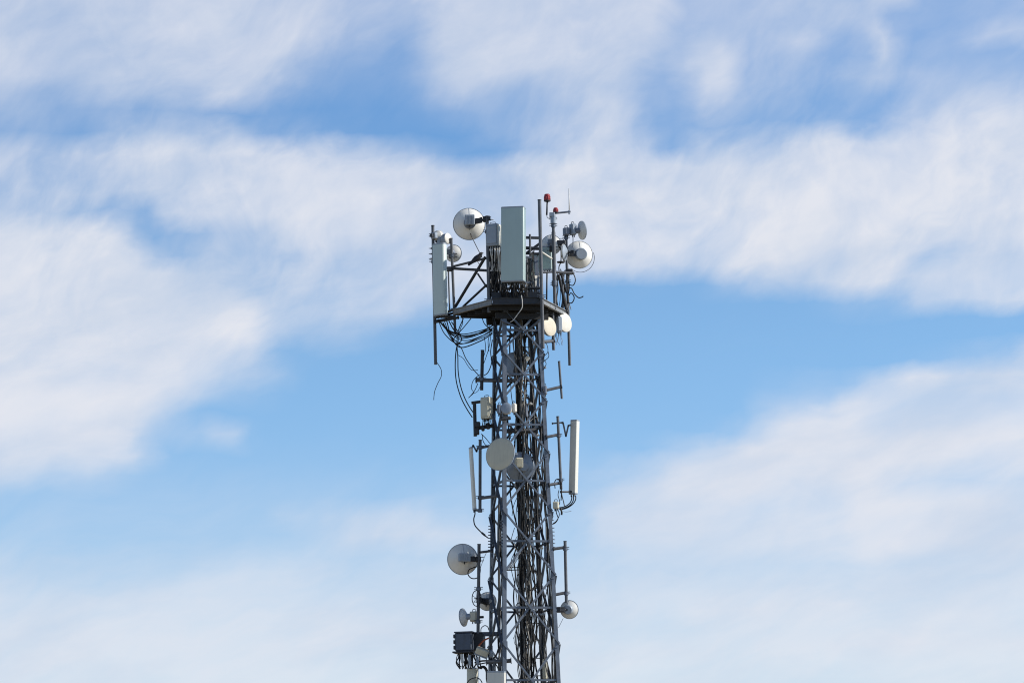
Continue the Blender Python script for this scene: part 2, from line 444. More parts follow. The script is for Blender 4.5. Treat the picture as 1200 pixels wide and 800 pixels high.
# left slim panel
panel((514.6, 286, 0.45), (516.0, 370, 0.45), 0.53, 0.24, R(36), 'tall pale panel antenna on the far left of the platform beside a dark pole', 0.10, 'pale_teal', 'grey', conns=6)
pole_thing((507.2, 265, 0.95), (510.5, 427, 0.95), 0.058, 'long dark pole on the far left, running behind the left panel and hanging below it',
           clamps=(.93, .74), arms=(((510, 376, 0.95), (537, 372, 0.6), .045), ((511, 371, 0.95), (533, 362, .75), .05)))
t = Thing('bracket_rod', 'thin bolts sticking out left of the far left pole', 'bolts', U(503, 293, .95))
for y in (277, 291, 297.5, 303):
    t.part('rod', MB().tube(U(502.5, y, .9), U(508, y + .4, .9), .012, n=6).tube(U(504.6, y, .9), U(505.8, y, .9), .032, n=8), 'dark')
# two small drums on the left panel top
def drum(px, py, d, rpx, n, L, label, body='grey', face='drum', arm=None, group=None, radio=True):
    c = U(px, py, d); n, a, b = frame_of(n); r = rpx * K
    t = Thing('drum_antenna', label, 'drum antenna', c, group)
    t.part('shroud', MB().lathe(c, n, [(-L - .06, .001), (-L - .06, r * .5), (-L, r * .82), (-L * .75, r), (0, r)], 32, False), body)
    t.part('cover', MB().lathe(c, n, [(-.012, r * 1.01), (-.012, r * 1.035), (.012, r * 1.035), (.02, r * .97), (.032, r * .6), (.036, .001)], 32, False), face)
    q = c - n * (L + .06)
    if radio: t.part('radio_unit', MB().box(q - n * .09, (r * 1.1, .17, r * 1.2), X=a, Y=n, Z=b, bev=.02), 'grey')
    t.part('bracket', MB().box(q - n * .22, (.1, .12, .12), X=a, Y=n, Z=b), 'dark')
    if arm:
        t.part('arm', MB().tube(q - n * .2, U(*arm), .035, n=8), 'dark')
    return t
drum(525, 279.5, .7, 6.4, (.78, -.6, .05), .22, 'small white drum antenna facing right on top of the left panel', arm=(507.5, 277, .95))
drum(514.5, 276.5, 1.05, 6.2, (.55, .8, .1), .16, 'small white drum antenna turned away between the far left pole and its twin', arm=(507.5, 276, .95), body='drum')
dish(531.5, 297, 1.3, 10.3, (.35, .93, 0), 'small grey backed dish seen behind the second left pole', radio=(.2, .2, .12), hub_r=.4, hubm='slate', arm_to=(529.5, 300, 1.0))
pole_thing((528.8, 280, .72), (533.4, 390, .72), .05, 'second pole from the left, thinner, ending just below the platform corner', clamps=(.82, .24),
           arms=(((523, 314.5, .7), (531, 314, .7), .06),))
pole_thing((525.3, 313, .95), (527, 366, .95), .028, 'thin short conduit pole between the left panel and the second pole', cap=False)
pole_thing((522.2, 318, .95), (524.0, 366, .95), .022, 'thinnest conduit close behind the right edge of the left panel', cap=False)
# boom frame left
bf = Thing('boom_frame', 'dark tubular bracing frame tying the left poles to the tower top', 'bracing frame', U(550, 340, 0))
bf.part('boom_pipe', MB().tube(U(530, 314.5, .72), U(571, 317, -.95), .05), 'dark')
bf.part('boom_pipe', MB().tube(U(530, 312.5, .75), U(570, 302.5, .15), .042), 'pole')
bf.part('stay', MB().tube(U(533.5, 359.5, .72), U(568.5, 301.5, -.9), .055), 'dark')
bf.part('stay', MB().tube(U(543, 359, .6), U(570, 334, -.95), .042), 'dark')
bf.part('stay', MB().tube(U(560, 321, .2), U(570, 336, -.95), .035), 'dark')
bf.part('joint_block', MB().box(U(526, 315.3, .72), (.24, .2, .16), bev=.02), 'dark')
# dish upper left
pole_thing((570.8, 254, -1.05), (573.2, 366, -1.05), .062, 'thick dark pole rising from the front left corner of the platform, behind the radio box', clamps=(.84, .12))
dish(549.7, 262.6, -.45, 18.6, (-.10, .97, .05), 'large white dish seen from behind, highest at upper left beside the radio box', depth=.26, radio=(.34, .37, .22), rad_off=(-.03, .06), hub_r=.38, hubm='slate', arm_to=(569, 257, -1.0), radio_m='grey')
t = Thing('clamp_bolts', 'short bolted clamp jutting right from the pole top beside the upper left dish', 'clamp', U(573, 257, -1.1))
t.part('bolt', MB().tube(U(571, 257, -1.1), U(578.5, 257.4, -1.1), .022, n=8), 'grey'); t.part('block', MB().box(U(573, 255.8, -1.12), (.11, .14, .16), bev=.02), 'dark')
cable([U(550.5, 268, -.7), U(551, 273, -.6), U(556, 284, -.55), U(561, 294, -.6), U(565, 302, -.7)], .014, 'cable', 'thin black cable hanging from the large upper left dish down to the bird')
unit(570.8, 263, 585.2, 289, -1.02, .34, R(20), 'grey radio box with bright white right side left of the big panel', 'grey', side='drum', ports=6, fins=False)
# tall pole
pole_thing((632.2, 235, -1.55), (636.2, 408, -1.55), .064, 'tallest pole, running in front of the platform right of the big green panel', clamps=(.345,), material='pole')
# clutter behind, between panel and tall pole
cb = Thing('cross_bar_mount', 'dark crossbar and short upright between the big panel and the tallest pole', 'mount', U(621, 300, -.3))
cb.part('crossbar', MB().tube(U(612, 278.3, -.3), U(633, 278.8, -.3), .052), 'pole')
cb.part('upright', MB().tube(U(621, 274.5, -.38), U(622, 352, -.38), .04), 'pole')
cb.part('diagonal', MB().tube(U(616, 297.5, -.3), U(633, 285, -.3), .05), 'dark')
cb.part('crossbar', MB().tube(U(616, 290.5, -.3), U(634, 291.5, -.3), .06), 'dark')
cb.part('crossbar', MB().tube(U(616, 297, -.3), U(633, 297.5, -.3), .045), 'dark')
cb.part('upright', MB().tube(U(617.5, 300, -.1), U(618, 350, -.1), .03), 'pole')
panel((628, 297, .3), (628.4, 332, .3), .36, .16, R(10), 'short pale green panel partly hidden behind the tallest pole', .04, 'teal', 'grey', conns=3)
panel((641.2, 289, .55), (641.4, 317, .55), .36, .18, R(8), 'short greyish green panel between the tallest pole and the beacon pole', .04, 'teal', 'grey', conns=3)
unit(623.5, 322, 631, 339, -.35, .25, R(-25), 'small white box low behind the tallest pole above the deck', 'drum', ports=3, fins=False)
unit(615, 308, 620.5, 333, .1, .2, R(0), 'narrow cream box squeezed right of the big green panel', 'cream', ports=2, fins=False)
dish(646, 287, 1.1, 12.0, (.1, .98, 0), 'white dish seen from behind, half hidden by the beacon pole', depth=.22, radio=(.18, .3, .14), hub_r=.34, hubm='slate', arm_to=(647, 292, .1))
st_ = single('stay_rod', MB().tube(U(634.5, 295.2, -.9), U(646.5, 303, -.1), .032, n=8), 'drum', 'white slanting rod from the tallest pole to the beacon pole', 'rod')
# beacon pole
pole_thing((648.2, 254, 0), (650.2, 362, 0), .055, 'beacon pole, ending in pale clamps under the small red light', clamps=(.97, .9, .26), material='pole')
t = Thing('pole_sleeve', 'thicker grey sleeve around the middle of the beacon pole', 'sleeve', U(649, 334, 0))
t.part('sleeve', MB().tube(U(648.55, 272, 0), U(649.7, 333, 0), .073, n=14), 'pole'); t.part('collar', MB().tube(U(649.6, 329, 0), U(649.7, 334.5, 0), .1, n=14), 'steel')
t.part('collar', MB().tube(U(648.4, 252, 0), U(648.45, 262, 0), .105, n=10), 'grey')
def beacon(px, py, w, h, d, label, stem=None):
    c = U(px, py + h / 2, d); r = w / 2 * K; H = h * K
    t = Thing('beacon_light', label, 'obstruction light', c)
    t.part('lens', MB().lathe(c, Zv, [(0, r * .98), (H * .7, r), (H * .88, r * .93), (H * .97, r * .7), (H, .001)], 24, False), 'red')
    mb = MB()
    for k in range(10):
        th = 2 * math.pi * k / 10; q = Vector((math.cos(th), math.sin(th), 0)) * r
        mb.tube(c + q + Zv * .01, c + q * 1.0 + Zv * H * .6, .012, n=5)
    t.part('lens_rib', mb, 'red')
    t.part('base', MB().lathe(c, Zv, [(-.035, .001), (-.035, r * .8), (-.02, r * 1.12), (.012, r * 1.12), (.02, .9 * r)], 24, False), 'dark')
    if stem:
        t.part('stem', MB().tube(c - Zv * .03, U(*stem), .03, n=8), 'dark')
    return t
b1 = beacon(641.3, 231.2, 7.2, 8.2, .05, 'upper red beacon light on a thin dark stem, highest thing on the tower', stem=(640.7, 252, .05))
b1.part('foot_rod', MB().path(spline([U(640.7, 251.5, .05), U(641.2, 254.5, .05), U(644, 256.5, .03), U(647.5, 257, 0)], 5), .013), 'pale')
beacon(651.3, 246.2, 5.6, 6, .05, 'lower small red beacon light at the root of the whip antenna arm')
wa = Thing('whip_antenna', 'thin white whip antenna upright on a dark sideways arm at upper right', 'whip antenna', U(667, 248.5, .05))
wa.part('arm', MB().tube(U(648, 250.2, .05), U(668.6, 248, .05), .036, n=10), 'slate')
wa.part('whip', MB().tube(U(667.2, 249, .05), U(666.7, 221, .05), .022, .014, n=8), 'pale')
wa.part('base', MB().tube(U(667.2, 251, .05), U(667.15, 246.5, .05), .035, n=10), 'grey'); wa.part('clamp', MB().box(U(647, 251.8, -.02), (.2, .2, .16), bev=.02), 'grey')
# right pole with dishes
pole_thing((663.2, 271, 1.3), (667.6, 428, 1.3), .052, 'rightmost platform pole, reaching far below the two white round faces', clamps=(.95, .62), material='pole')
dish(682, 270, 1.3, 11, (.88, .42, .12), 'small dish at upper right turned away to the right, seen from the side', depth=.2, hub_r=.3, radio=None, hubm='slate', ribs=False)
t = unit(668, 262.5, 674.5, 275.5, 1.25, .22, R(-30), 'grey radio box joined to the back of the small upper right dish', 'grey', ports=2, fins=False)
t = unit(660.2, 267, 666.8, 275.8, 1.25, .2, R(-25), 'dark box on the pole top left of the small upper right dish', 'slate', ports=2, fins=False)
single('support_bar', MB().tube(U(661, 272.5, 1.28), U(677, 269.5, 1.32), .06, n=8), 'dark', 'short dark arm holding the small upper right dish to its pole', 'arm')
cable([U(671.4, 275, 1.2), U(671.5, 282, 1.2), U(671.3, 290, 1.2)], .016, 'slate', 'short straight grey lead below the small upper right dish')
dish(678.6, 298.6, 1.75, 16.2, (-.2, .96, .1), 'large white dish at right seen from behind with a round grey hub', depth=.27, hub_r=.44, radio=None, hubm='grey', arm_to=(664.5, 297, 1.3))
drum(660.8, 296, 1.0, 10, (-.95, .3, 0), .05, 'narrow pale drum antenna edge on, left of the rightmost pole', arm=(664, 296, 1.25), body='grey', radio=False)
t = unit(652.5, 282, 663, 288, 1.1, .25, R(0), 'dark horizontal mount between the beacon pole and the large right dish', 'dark', ports=1, fins=False)
single('cable_plate', MB().lathe(U(657.3, 307.2, 1.0), Zv, [(-.02, .001), (-.02, .14), (.02, .15), (.02, .001)], 20, False), 'dark', 'small flat dark disc between the beacon pole and the rightmost pole', 'plate')
cable([U(654, 288, 1), U(657, 292, 1), U(657.5, 300, 1), U(657.3, 307, 1)], .022, 'cable', 'black lead dropping onto the small flat disc')
cable([U(657.3, 307.5, 1), U(655, 313, 1), U(656, 320, 1), U(660, 322, 1.1)], .02, 'cable', 'black lead below the small flat disc')
# loop wire round the big right dish
pts = [U(680 + 16.5 * math.cos(R(t)), 302 + 17 * math.sin(R(t)), 2.0) for t in range(-20, 125, 12)]
cable(pts, .010, 'cable', 'thin wire loop bowed around the lower right of the large right dish', k=3)
rj = Thing('pole_bracket', 'dark bracket and stays between the beacon pole and rightmost pole at mid height', 'bracket', U(662, 320, 1.1))
rj.part('bar', MB().tube(U(650, 318.8, .2), U(672, 320, 1.3), .05), 'dark')
rj.part('stay', MB().tube(U(654.5, 322, .4), U(663.8, 364, 1.1), .05), 'dark')
rj.part('stay', MB().tube(U(659.3, 319, .9), U(659.8, 362, 1.0), .04), 'pole')
rj.part('stay', MB().tube(U(656.8, 319, .6), U(664, 343, 1.2), .04), 'dark')
rj.part('block', MB().box(U(667, 318.5, 1.25), (.28, .2, .2), bev=.03), 'dark')
single('handrail_post', MB().tube(U(641, 320, -.5), U(640.6, 352, -.5), .028, n=8), 'dark', 'thin dark upright right of the tallest pole above the deck edge', 'post')
single('handrail', MB().tube(U(634, 319.5, -1.1), U(651, 318.4, .3), .035, n=8), 'dark', 'short dark handrail right of the tallest pole', 'rail')
# cables right side
for pts, lab in (
    ([(667, 318), (672, 321), (674.3, 328), (672, 334), (667.5, 334)], 'upper black cable loop bulging right of the rightmost pole'),
    ([(666.5, 337.5), (670, 338), (673, 344), (677.5, 348.5), (681, 348.5), (683.6, 347)], 'black cable end curling out to the right of the rightmost pole'),
    ([(667, 346), (669, 343.2), (672, 346), (672.8, 350), (670.5, 354.5), (667, 355), (664, 353)], 'lower round black cable loop on the rightmost pole')):
    cable([U(x, y, 1.15) for x, y in pts], .02, 'cable', lab)
for i in range(9):
    x = 652 + i * 1.9
    pts = [(x + rnd.uniform(-1, 1), 317 + rnd.uniform(-2, 3))]
    for y in (326, 338, 350, 363): pts.append((x + i * .1 + rnd.uniform(-2.2, 2.2), y))
    cable([U(a, b, .9 + .04 * i) for a, b in pts], rnd.uniform(.012, .024), rnd.choice(('cable', 'cable', 'cable2')), 'black cable dropping from the mid height bracket to the right deck edge', 'cables beside the rightmost pole')
# jumper cables under the big panel and around the left pole
for i in range(44):
    x = 587.5 + 29 * i / 43 + rnd.uniform(-.8, .8); d = -1.5 + rnd.uniform(-.02, .45)
    x2 = x + rnd.uniform(-4, 4)
    cable([U(x, 331.5, d), U(x + rnd.uniform(-1.5, 1.5), 337, d), U((x + x2) / 2 + rnd.uniform(-3, 3), 344, d + .1), U(x2, 353, d + .25)], rnd.uniform(.012, .021), rnd.choice(('cable', 'cable', 'cable', 'cable2')), 'black jumper cable hanging under the big green panel', 'jumper cables under the big green panel')
for i in range(46):
    x = 572.5 + 15 * rnd.random(); d = -1.0 + rnd.uniform(-.12, .4)
    y0 = 289 + rnd.choice((0, 0, 0, 6, 14)); pts = [(x, y0)]
    for y in (300, 312, 325, 338, 350, 364):
        if y > y0 + 5: pts.append((min(589.5, max(571.5, x + rnd.uniform(-3.2, 3.2))), y))
    cable([U(a, b, d) for a, b in pts], rnd.uniform(.013, .026), rnd.choice(('cable', 'cable', 'cable', 'cable2', 'dark')), 'black cable hanging below the grey radio box down to the deck', 'cables below the grey radio box', k=4)
for i in range(7):
    x = 575 + 2 * i
    cable([U(x, 289.5, -1.12), U(x + rnd.uniform(-1, 1), 297, -1.18), U(x + rnd.uniform(-2, 2), 306, -1.1), U(x + rnd.uniform(-1, 1), 318, -1.05)], .017, 'pale', 'pale grey lead directly below the grey radio box', 'pale leads below the grey radio box')
cable([U(611, 346, -1.62), U(612, 354, -1.62), U(611.5, 361, -1.6), U(606, 369, -1.55), U(601, 375.5, -1.5), U(598, 377, -1.45)], .016, 'pale', 'pale thin wire crossing the dark platform underside')
for i in range(16):
    x = 617 + 14 * rnd.random(); d = rnd.uniform(-.9, .6)
    pts = [(x, 296 + rnd.uniform(-4, 8))] + [(x + rnd.uniform(-3, 3), y) for y in (312, 325, 338, 352)]
    cable([U(a, b, d) for a, b in pts], rnd.uniform(.012, .022), rnd.choice(('cable', 'cable', 'cable2')), 'black cable in the tangle right of the big green panel', 'cables right of the big green panel')

# bird
bd = Thing('bird', 'dark bird perched on the bracing beside the radio box, tail pointing left', 'bird', U(560.5, 309, -.35))
db = -.35
secs = [((548.6, 310.8), .012, .035), ((551, 308.8), .014, .05), ((553.3, 307), .05, .06), ((555.5, 305.2), .085, .085), ((558, 303.2), .105, .105), ((560.4, 301.3), .098, .10), ((562.2, 299.6), .075, .082), ((563.3, 298.0), .062, .066), ((564.1, 297.0), .06, .058), ((565.0, 296.5), .042, .04), ((565.7, 296.4), .018, .017), ((566.9, 296.7), .006, .005)]
rings = []
for i, ((x, y), rx, rz) in enumerate(secs):
    q = U(x, y, db); q2 = U(*secs[min(i + 1, len(secs) - 1)][0], db); q1 = U(*secs[max(i - 1, 0)][0], db)
    dd = (q2 - q1).normalized(); s_ = Vector((0, 1, 0)); uu = s_.cross(dd).normalized()
    rings.append([q + s_ * (rx * math.cos(2 * math.pi * j / 14)) + uu * (rz * math.sin(2 * math.pi * j / 14)) for j in range(14)])
mb = MB().loft(rings, True, True)
for o in (-.035, .035):
    mb.path([U(559.5, 304.5, db + o), U(559.8, 306.8, db + o), U(561.3, 309.2, db + o)], .012, 6)
    for k in (-.04, 0, .04): mb.path([U(561.3, 309.2, db + o), U(561.3, 309.3, db + o) + Vector((.045, k, -.02))], .007, 5)
bd.part('body', mb, 'bird')
for o in (-1, 1):
    ws = [((561.5, 300.2), .03), ((559, 302.2), .065), ((556, 305), .06), ((553, 307.6), .035), ((550.4, 309.4), .01)]
    rr = []
    for i, ((x, y), h) in enumerate(ws):
        q = U(x, y, db + o * (.10, .112, .09, .055, .03)[i]); dd = (U(550.4, 309.4, db) - U(561.5, 300.2, db)).normalized(); uu = Vector((0, 1, 0)).cross(dd).normalized()
        rr.append([q + uu * (h * math.cos(2 * math.pi * j / 8)) + Vector((0, 1, 0)) * (.012 * math.sin(2 * math.pi * j / 8)) for j in range(8)])
    bd.part('wing', MB().loft(rr, True, True), 'wing')

# ------------------------------------------------------------------ cables sagging under the left corner
lab = 'black cable sagging between the left panel foot and the tower under the platform'
starts = [(514, 375.5), (515.5, 377), (517, 378), (519, 378), (521, 377), (523.5, 376), (526, 376), (513, 374)]
mids = [(541, 391.5), (543, 393.5), (544, 396), (545, 399), (541, 402.5), (540, 407), (546, 394.5), (538, 403)]
ends = [(576, 383), (577, 385), (578, 384), (577.5, 387), (578, 389), (577, 391), (578, 381), (577, 386)]
for i, (s_, m_, e_) in enumerate(zip(starts, mids, ends)):
    d0 = .75; d1 = .4
    q = [s_, (s_[0] + (m_[0] - s_[0]) * .35, s_[1] + (m_[1] - s_[1]) * .62), m_, (e_[0] - (e_[0] - m_[0]) * .4, e_[1] + (m_[1] - e_[1]) * .55), e_]
    cable([U(x, y, d0 + (d1 - d0) * k / 4 + rnd.uniform(-.05, .05)) for k, (x, y) in enumerate(q)], rnd.choice((.013, .017, .021)), 'cable', lab, 'sagging cables under the platform corner', k=8)
for pts, r, lab in (
    ([(529, 377), (533, 383), (541, 397), (536, 404), (534, 415), (533.5, 432), (535, 448), (540, 465), (546.5, 478), (553.5, 489)], .02, 'outer of two long black cables hanging in a bow left of the tower'),
    ([(543, 373), (537, 388), (535.5, 403), (536.5, 418), (537, 436), (540, 453), (545, 467), (551, 478), (556, 485)], .02, 'inner of two long black cables hanging in a bow left of the tower'),
    ([(519, 379), (525, 390), (531, 400), (540, 407), (546, 420), (555, 433), (561, 440), (563, 445)], .016, 'black cable slanting from the left panel foot to the short dark pipe'),
    ([(537, 416), (543, 420), (548, 428), (553, 433.5), (560, 433.5)], .011, 'thin wire looping left of the short dark pipe'),
    ([(552, 373), (543, 384), (534, 394), (530, 400)], .018, 'black cable dropping from the platform edge into the sagging bunch'),
    ([(542, 371), (542, 379), (539, 387), (536.5, 403)], .014, 'thin black cable falling straight from the left platform edge'),
    ([(511.5, 424), (515, 429), (517.2, 434), (517, 441), (513, 449), (509.5, 458), (508.6, 464), (508.3, 468.5)], .013, 'loose black wire dangling from the foot of the far left pole'),
    ([(566, 437), (559, 441), (554, 447), (552.5, 455), (555, 460), (550, 465)], .012, 'thin frayed wire curling below the short dark pipe arm'),
    ([(560, 449), (556.5, 457), (552, 463), (549, 466)], .015, 'black cable tail hanging left below the short dark pipe'),
    ([(563, 452), (560, 458), (556, 460.5), (553, 461)], .01, 'thin wire bowing beneath the short dark pipe'),
    ([(567.5, 395), (569, 405), (568.5, 412), (566, 420)], .012, 'thin wire falling from the platform to the top of the short dark pipe'),
    ([(576, 385), (573.5, 405), (569, 420), (566, 428)], .012, 'thin wire slanting from the tower leg to the short dark pipe'),
    ([(577, 398), (575, 412), (576, 425), (572, 436), (567, 440)], .018, 'black cable running down the left leg to the short dark pipe'),
    ([(565, 372), (567, 378), (571, 383), (576, 388)], .016, 'black cable from under the left deck edge to the tower leg'),
    ([(570, 372), (570.5, 379), (573, 384), (577, 386)], .014, 'short black cable hooking from the deck edge to the left leg'),
    ([(574, 371), (573, 378), (574, 390), (572, 400), (573, 412)], .013, 'thin wire hugging the left tower leg below the deck')):
    cable([U(x, y, .55) for x, y in pts], r, 'cable', lab)
t = Thing('mount_bar', 'dark bracket bar under the foot of the left panel', 'bracket', U(520, 375, .8))
t.part('bar', MB().tube(U(509, 377.5, .85), U(538, 371.8, .6), .05), 'dark'); t.part('plate', MB().box(U(522, 371, .75), (.7, .3, .06), R(20)), 'dark')
t.part('bar', MB().tube(U(511, 372, 1.05), U(531, 367, .9), .045), 'dark')

# ------------------------------------------------------------------ the two white round faces below the platform
drum(644.2, 382.6, -.05, 10.8, (.74, -.66, .06), .14, 'cream white round face, left of the pair under the right deck edge', face='ivory', arm=(648.5, 380, .25))
drum(662.3, 377.8, .85, 11, (.74, -.66, .06), .14, 'bright white round face, right of the pair, on the rightmost pole', face='warm', arm=(666.5, 376, 1.3))
pole_thing((647.6, 366, .3), (648.8, 410, .3), .055, 'short pole behind the cream round face under the right deck edge', arms=(((636, 400.5, -.3), (648, 399.5, .3), .06),), clamps=(.6,))
unit(652.5, 371, 657.8, 390, .5, .2, R(-20), 'grey radio box between the two white round faces', 'grey', ports=2, fins=False)
for i in range(7):
    x = 649.5 + i * 1.5
    cable([U(x, 388 + rnd.uniform(-1, 2), .5), U(x + rnd.uniform(-1.5, 1.5), 394, .5), U(x + rnd.uniform(-2.5, 2.5), 399, .48), U(x + rnd.uniform(-4, 1), 404, .45)], .008, 'slate', 'thin tangled lead under the radio box between the white faces', 'thin leads under the two white faces')
for pts, lab in (([(637, 400), (641, 404), (642, 412), (638, 417), (636, 421)], 'thin black cable looping beside the right leg below the cream face'), ([(642.5, 412), (643, 418), (639, 422), (637, 424)], 'thin black cable curling lower beside the right leg'), ([(638, 421), (640, 426), (638.5, 430), (637, 433)], 'small knotted black wire at the right leg')):
    cable([U(x, y, -.55) for x, y in pts], .013, 'cable', lab)

# ------------------------------------------------------------------ mid height
pole_thing((565.4, 411, .35), (564.4, 457, .35), .062, 'short dark vertical pipe left of the tower below the sagging cables', material='dark', arms=(((558, 445.2, .4), (600, 446, .2), .075),), clamps=(.27,), name='dipole_antenna')
pole_thing((655.2, 424, -.3), (658.4, 467, -.3), .042, 'short slanting pipe right of the tower on one arm', arms=(((636, 458, -.55), (657.6, 453, -.3), .055),))
dish(603, 427, .35, 14.5, (-.15, -.97, .05), 'grey dish face inside the tower, upper of the two seen through the lattice', depth=.2, front='grey', radio=(.2, .25, .15), arm_to=(613, 432, 1.3))
single('feed_cone', MB().lathe(U(616, 419, .3), (.5, -.6, -.6), [(-.12, .001), (-.12, .03), (.1, .12), (.1, .001)], 18, False), 'drum', 'small white cone inside the tower beside the upper lattice dish', 'feed horn')
# left radio box with frame
unit(564.5, 465.5, 576.5, 491, .3, .3, R(35), 'cream radio box on the left of the tower at mid height', 'cream', ports=4, fins=False)
lf = Thing('side_mount', 'dark square mounting frame left of the cream radio box', 'mount', U(557, 511, .4))
lf.part('upright', MB().tube(U(556, 470.5, .45), U(557, 511, .45), .065), 'dark')
lf.part('bar', MB().tube(U(552.5, 472, .45), U(578, 468.5, .4), .055), 'dark')
lf.part('bar', MB().tube(U(556, 502, .45), U(579, 498.5, .4), .07), 'dark')
lf.part('clamp', MB().box(U(560, 497.5, .4), (.18, .25, .2), bev=.03).box(U(558.5, 505, .42), (.2, .22, .26), bev=.03).box(U(566, 501.5, .4), (.12, .22, .2), bev=.03).box(U(572, 499, .4), (.14, .2, .22), bev=.03), 'dark')
for pts, lab in (([(564, 508), (569, 513), (574, 519), (578, 521)], 'black cable slanting from the left mounting frame towards the big round face'), ([(565, 509), (566, 516), (569, 521), (573, 522)], 'thin wire below the left mounting frame')):
    cable([U(x, y, .3) for x, y in pts], .014, 'cable', lab)
for i in range(6):
    x = 565.5 + i * 2
    cable([U(x, 490, .2), U(x + rnd.uniform(-.6, .6), 494, .2), U(x + rnd.uniform(-.8, .8), 499, .3)], .016, 'cable', 'short black lead under the cream radio box', 'short leads under the cream radio box')
drum(593.2, 478, -1.35, 6.3, (-.12, -.98, .12), .2, 'small pale round face in front of the tower, above the big round one', body='drum', face='grey', arm=(583, 479, -1.0))
unit(583.2, 474, 587.5, 485, -1.25, .2, R(20), 'small dark radio box left of the small pale round face', 'slate', ports=2, fins=False)
unit(600, 472.5, 604.5, 483.5, -.9, .15, R(-40), 'small white box right of the small pale round face', 'drum', ports=2, fins=False)
single('support_bar', MB().tube(U(586, 491, -1.15), U(598, 489.5, -1.05), .07, n=10), 'dark', 'short dark stub arm below the small pale round face', 'arm')
single('support_bar', MB().tube(U(590, 505, -.4), U(628, 504, .1), .085, n=10), 'dark', 'thick dark horizontal pipe through the tower above the big round face', 'arm')
# big round front dish
t = dish(586.4, 532, -1.55, 18.7, (-.5, -.84, .1), 'big cream round dish cover facing the viewer, largest on the front of the tower', depth=.12, front='cream', mat_='drum', shroud=.0, hub_r=.3, radio=(.2, .25, .18), arm_to=(590, 541, -1.05), ribs=False)
dish(610.5, 547.5, .0, 17.5, (-.25, .95, .05), 'grey dish back inside the tower right of the big cream cover', depth=.22, hub_r=.32, hubm='grey', mat_='grey', radio=(.26, .36, .24), radio_m='cream', rad_off=(-.22, .12), arm_to=(627, 548, .5))
# left slender panel
panel((551.6, 524.5, .45), (556.0, 597, .45), .26, .085, R(72), 'very thin pale panel antenna edge on at left, leaning slightly', .03, 'white', 'grey', conns=2, brackets=False)
pole_thing((562.7, 516, .4), (562.5, 600, .4), .056, 'dark pole right of the very thin leaning panel', arms=(((562.7, 524.5, .4), (576, 522, .4), .05), ((562.5, 583.5, .4), (584, 580.5, -.2), .058)), clamps=(.9, .2, .02))
def wbracket(pts, d, label):
    t = Thing('tilt_bracket', label, 'bracket', U(*pts[0], d))
    for a, b in zip(pts, pts[1:]):
        q0, q1 = U(*a, d), U(*b, d); dd = (q1 - q0).normalized()
        t.part('link', MB().box((q0 + q1) / 2, ((q1 - q0).length + .03, .05, .06), X=dd, Y=Vector((0, 1, 0)), Z=dd.cross(Vector((0, 1, 0)))), 'pole')
    return t
wbracket([(552.5, 526), (554.5, 521.5), (558.5, 529), (560.5, 523), (562.5, 523)], .42, 'zigzag tilt bracket at the top of the very thin panel')
wbracket([(556.5, 597.5), (562.5, 598.5)], .42, 'short straight bracket at the foot of the very thin panel')
cable([U(x, y, .42) for x, y in ((556.2, 597), (556.6, 602), (555.2, 608), (556.5, 615), (561.5, 621), (567.5, 626.5), (572, 630))], .022, 'cable', 'thick black cable curving from the foot of the very thin panel to the tower')
single('cable_joint', MB().tube(U(564.5, 623.8, .42), U(568.5, 627.2, .42), .038, n=8), 'dark', 'thick sleeve on the cable below the very thin panel', 'sleeve')
# right panel
panel((673.8, 492.5, -.2), (671.6, 579, -.2), .275, .19, R(35), 'tall white panel antenna with bright right side, right of the tower at mid height', .022, 'white', 'grey', conns=3, brackets=False)
pole_thing((653.6, 488.5, -.45), (657.6, 573, -.45), .05, 'grey pole between the tower and the tall right panel', arms=(((640, 512, -.6), (654.5, 509, -.45), .055), ((643, 568, -.65), (657.2, 565.5, -.45), .055), ((647, 496, -.45), (660, 494.8, -.45), .028), ((657.4, 576, -.45), (669, 576, -.25), .035)), clamps=(.74, .12))
wbracket([(658, 495), (660, 496), (663.2, 511), (666, 498.5), (668.5, 497.8)], -.3, 'zigzag tilt bracket at the top of the tall right panel')
t = unit(648.2, 587.5, 655, 596, -.6, .2, R(10), 'small cream junction box at the right leg below the tall right panel', 'cream', ports=2, fins=False)
for pts, lab, r in (
    ([(670, 580), (669.8, 585), (667, 590), (661, 593.5), (655, 594.5)], 'left cable of three bending under the tall right panel', .02),
    ([(672, 580), (671.8, 586), (668, 591.5), (661, 595), (655, 596)], 'middle cable of three bending under the tall right panel', .02),
    ([(674.5, 580), (674.5, 585), (671, 590.5), (664, 595), (656, 597)], 'right cable of three bending under the tall right panel', .02),
    ([(650.5, 572), (650, 565), (652, 561.5), (655.5, 562), (657.5, 567), (658, 575), (657.5, 586)], 'black cable looping over the arm below the tall right panel', .018),
    ([(655, 574), (654, 580), (656, 588), (654, 594)], 'thin black cable beside the pole foot above the junction box', .014),
    ([(657.5, 572), (658.5, 580), (660.5, 588), (661.5, 593)], 'black cable from the pole foot down to the bent panel cables', .018),
    ([(651, 596), (652.5, 602), (654, 607), (651, 612), (647, 614)], 'black cable loop hanging below the junction box', .017),
    ([(653.5, 596), (655.5, 603), (652, 610), (648, 613)], 'thinner black cable loop hanging below the junction box', .013),
    ([(657, 595), (658.3, 600), (658, 603)], 'short thick cable stub right of the junction box', .035),
    ([(660, 599), (664, 599.4), (669.5, 598.6)], 'thin pale wire end poking right under the tall right panel', .008)):
    cable([U(x, y, -.55) for x, y in pts], r, 'cable' if 'pale' not in lab else 'cable3', lab)

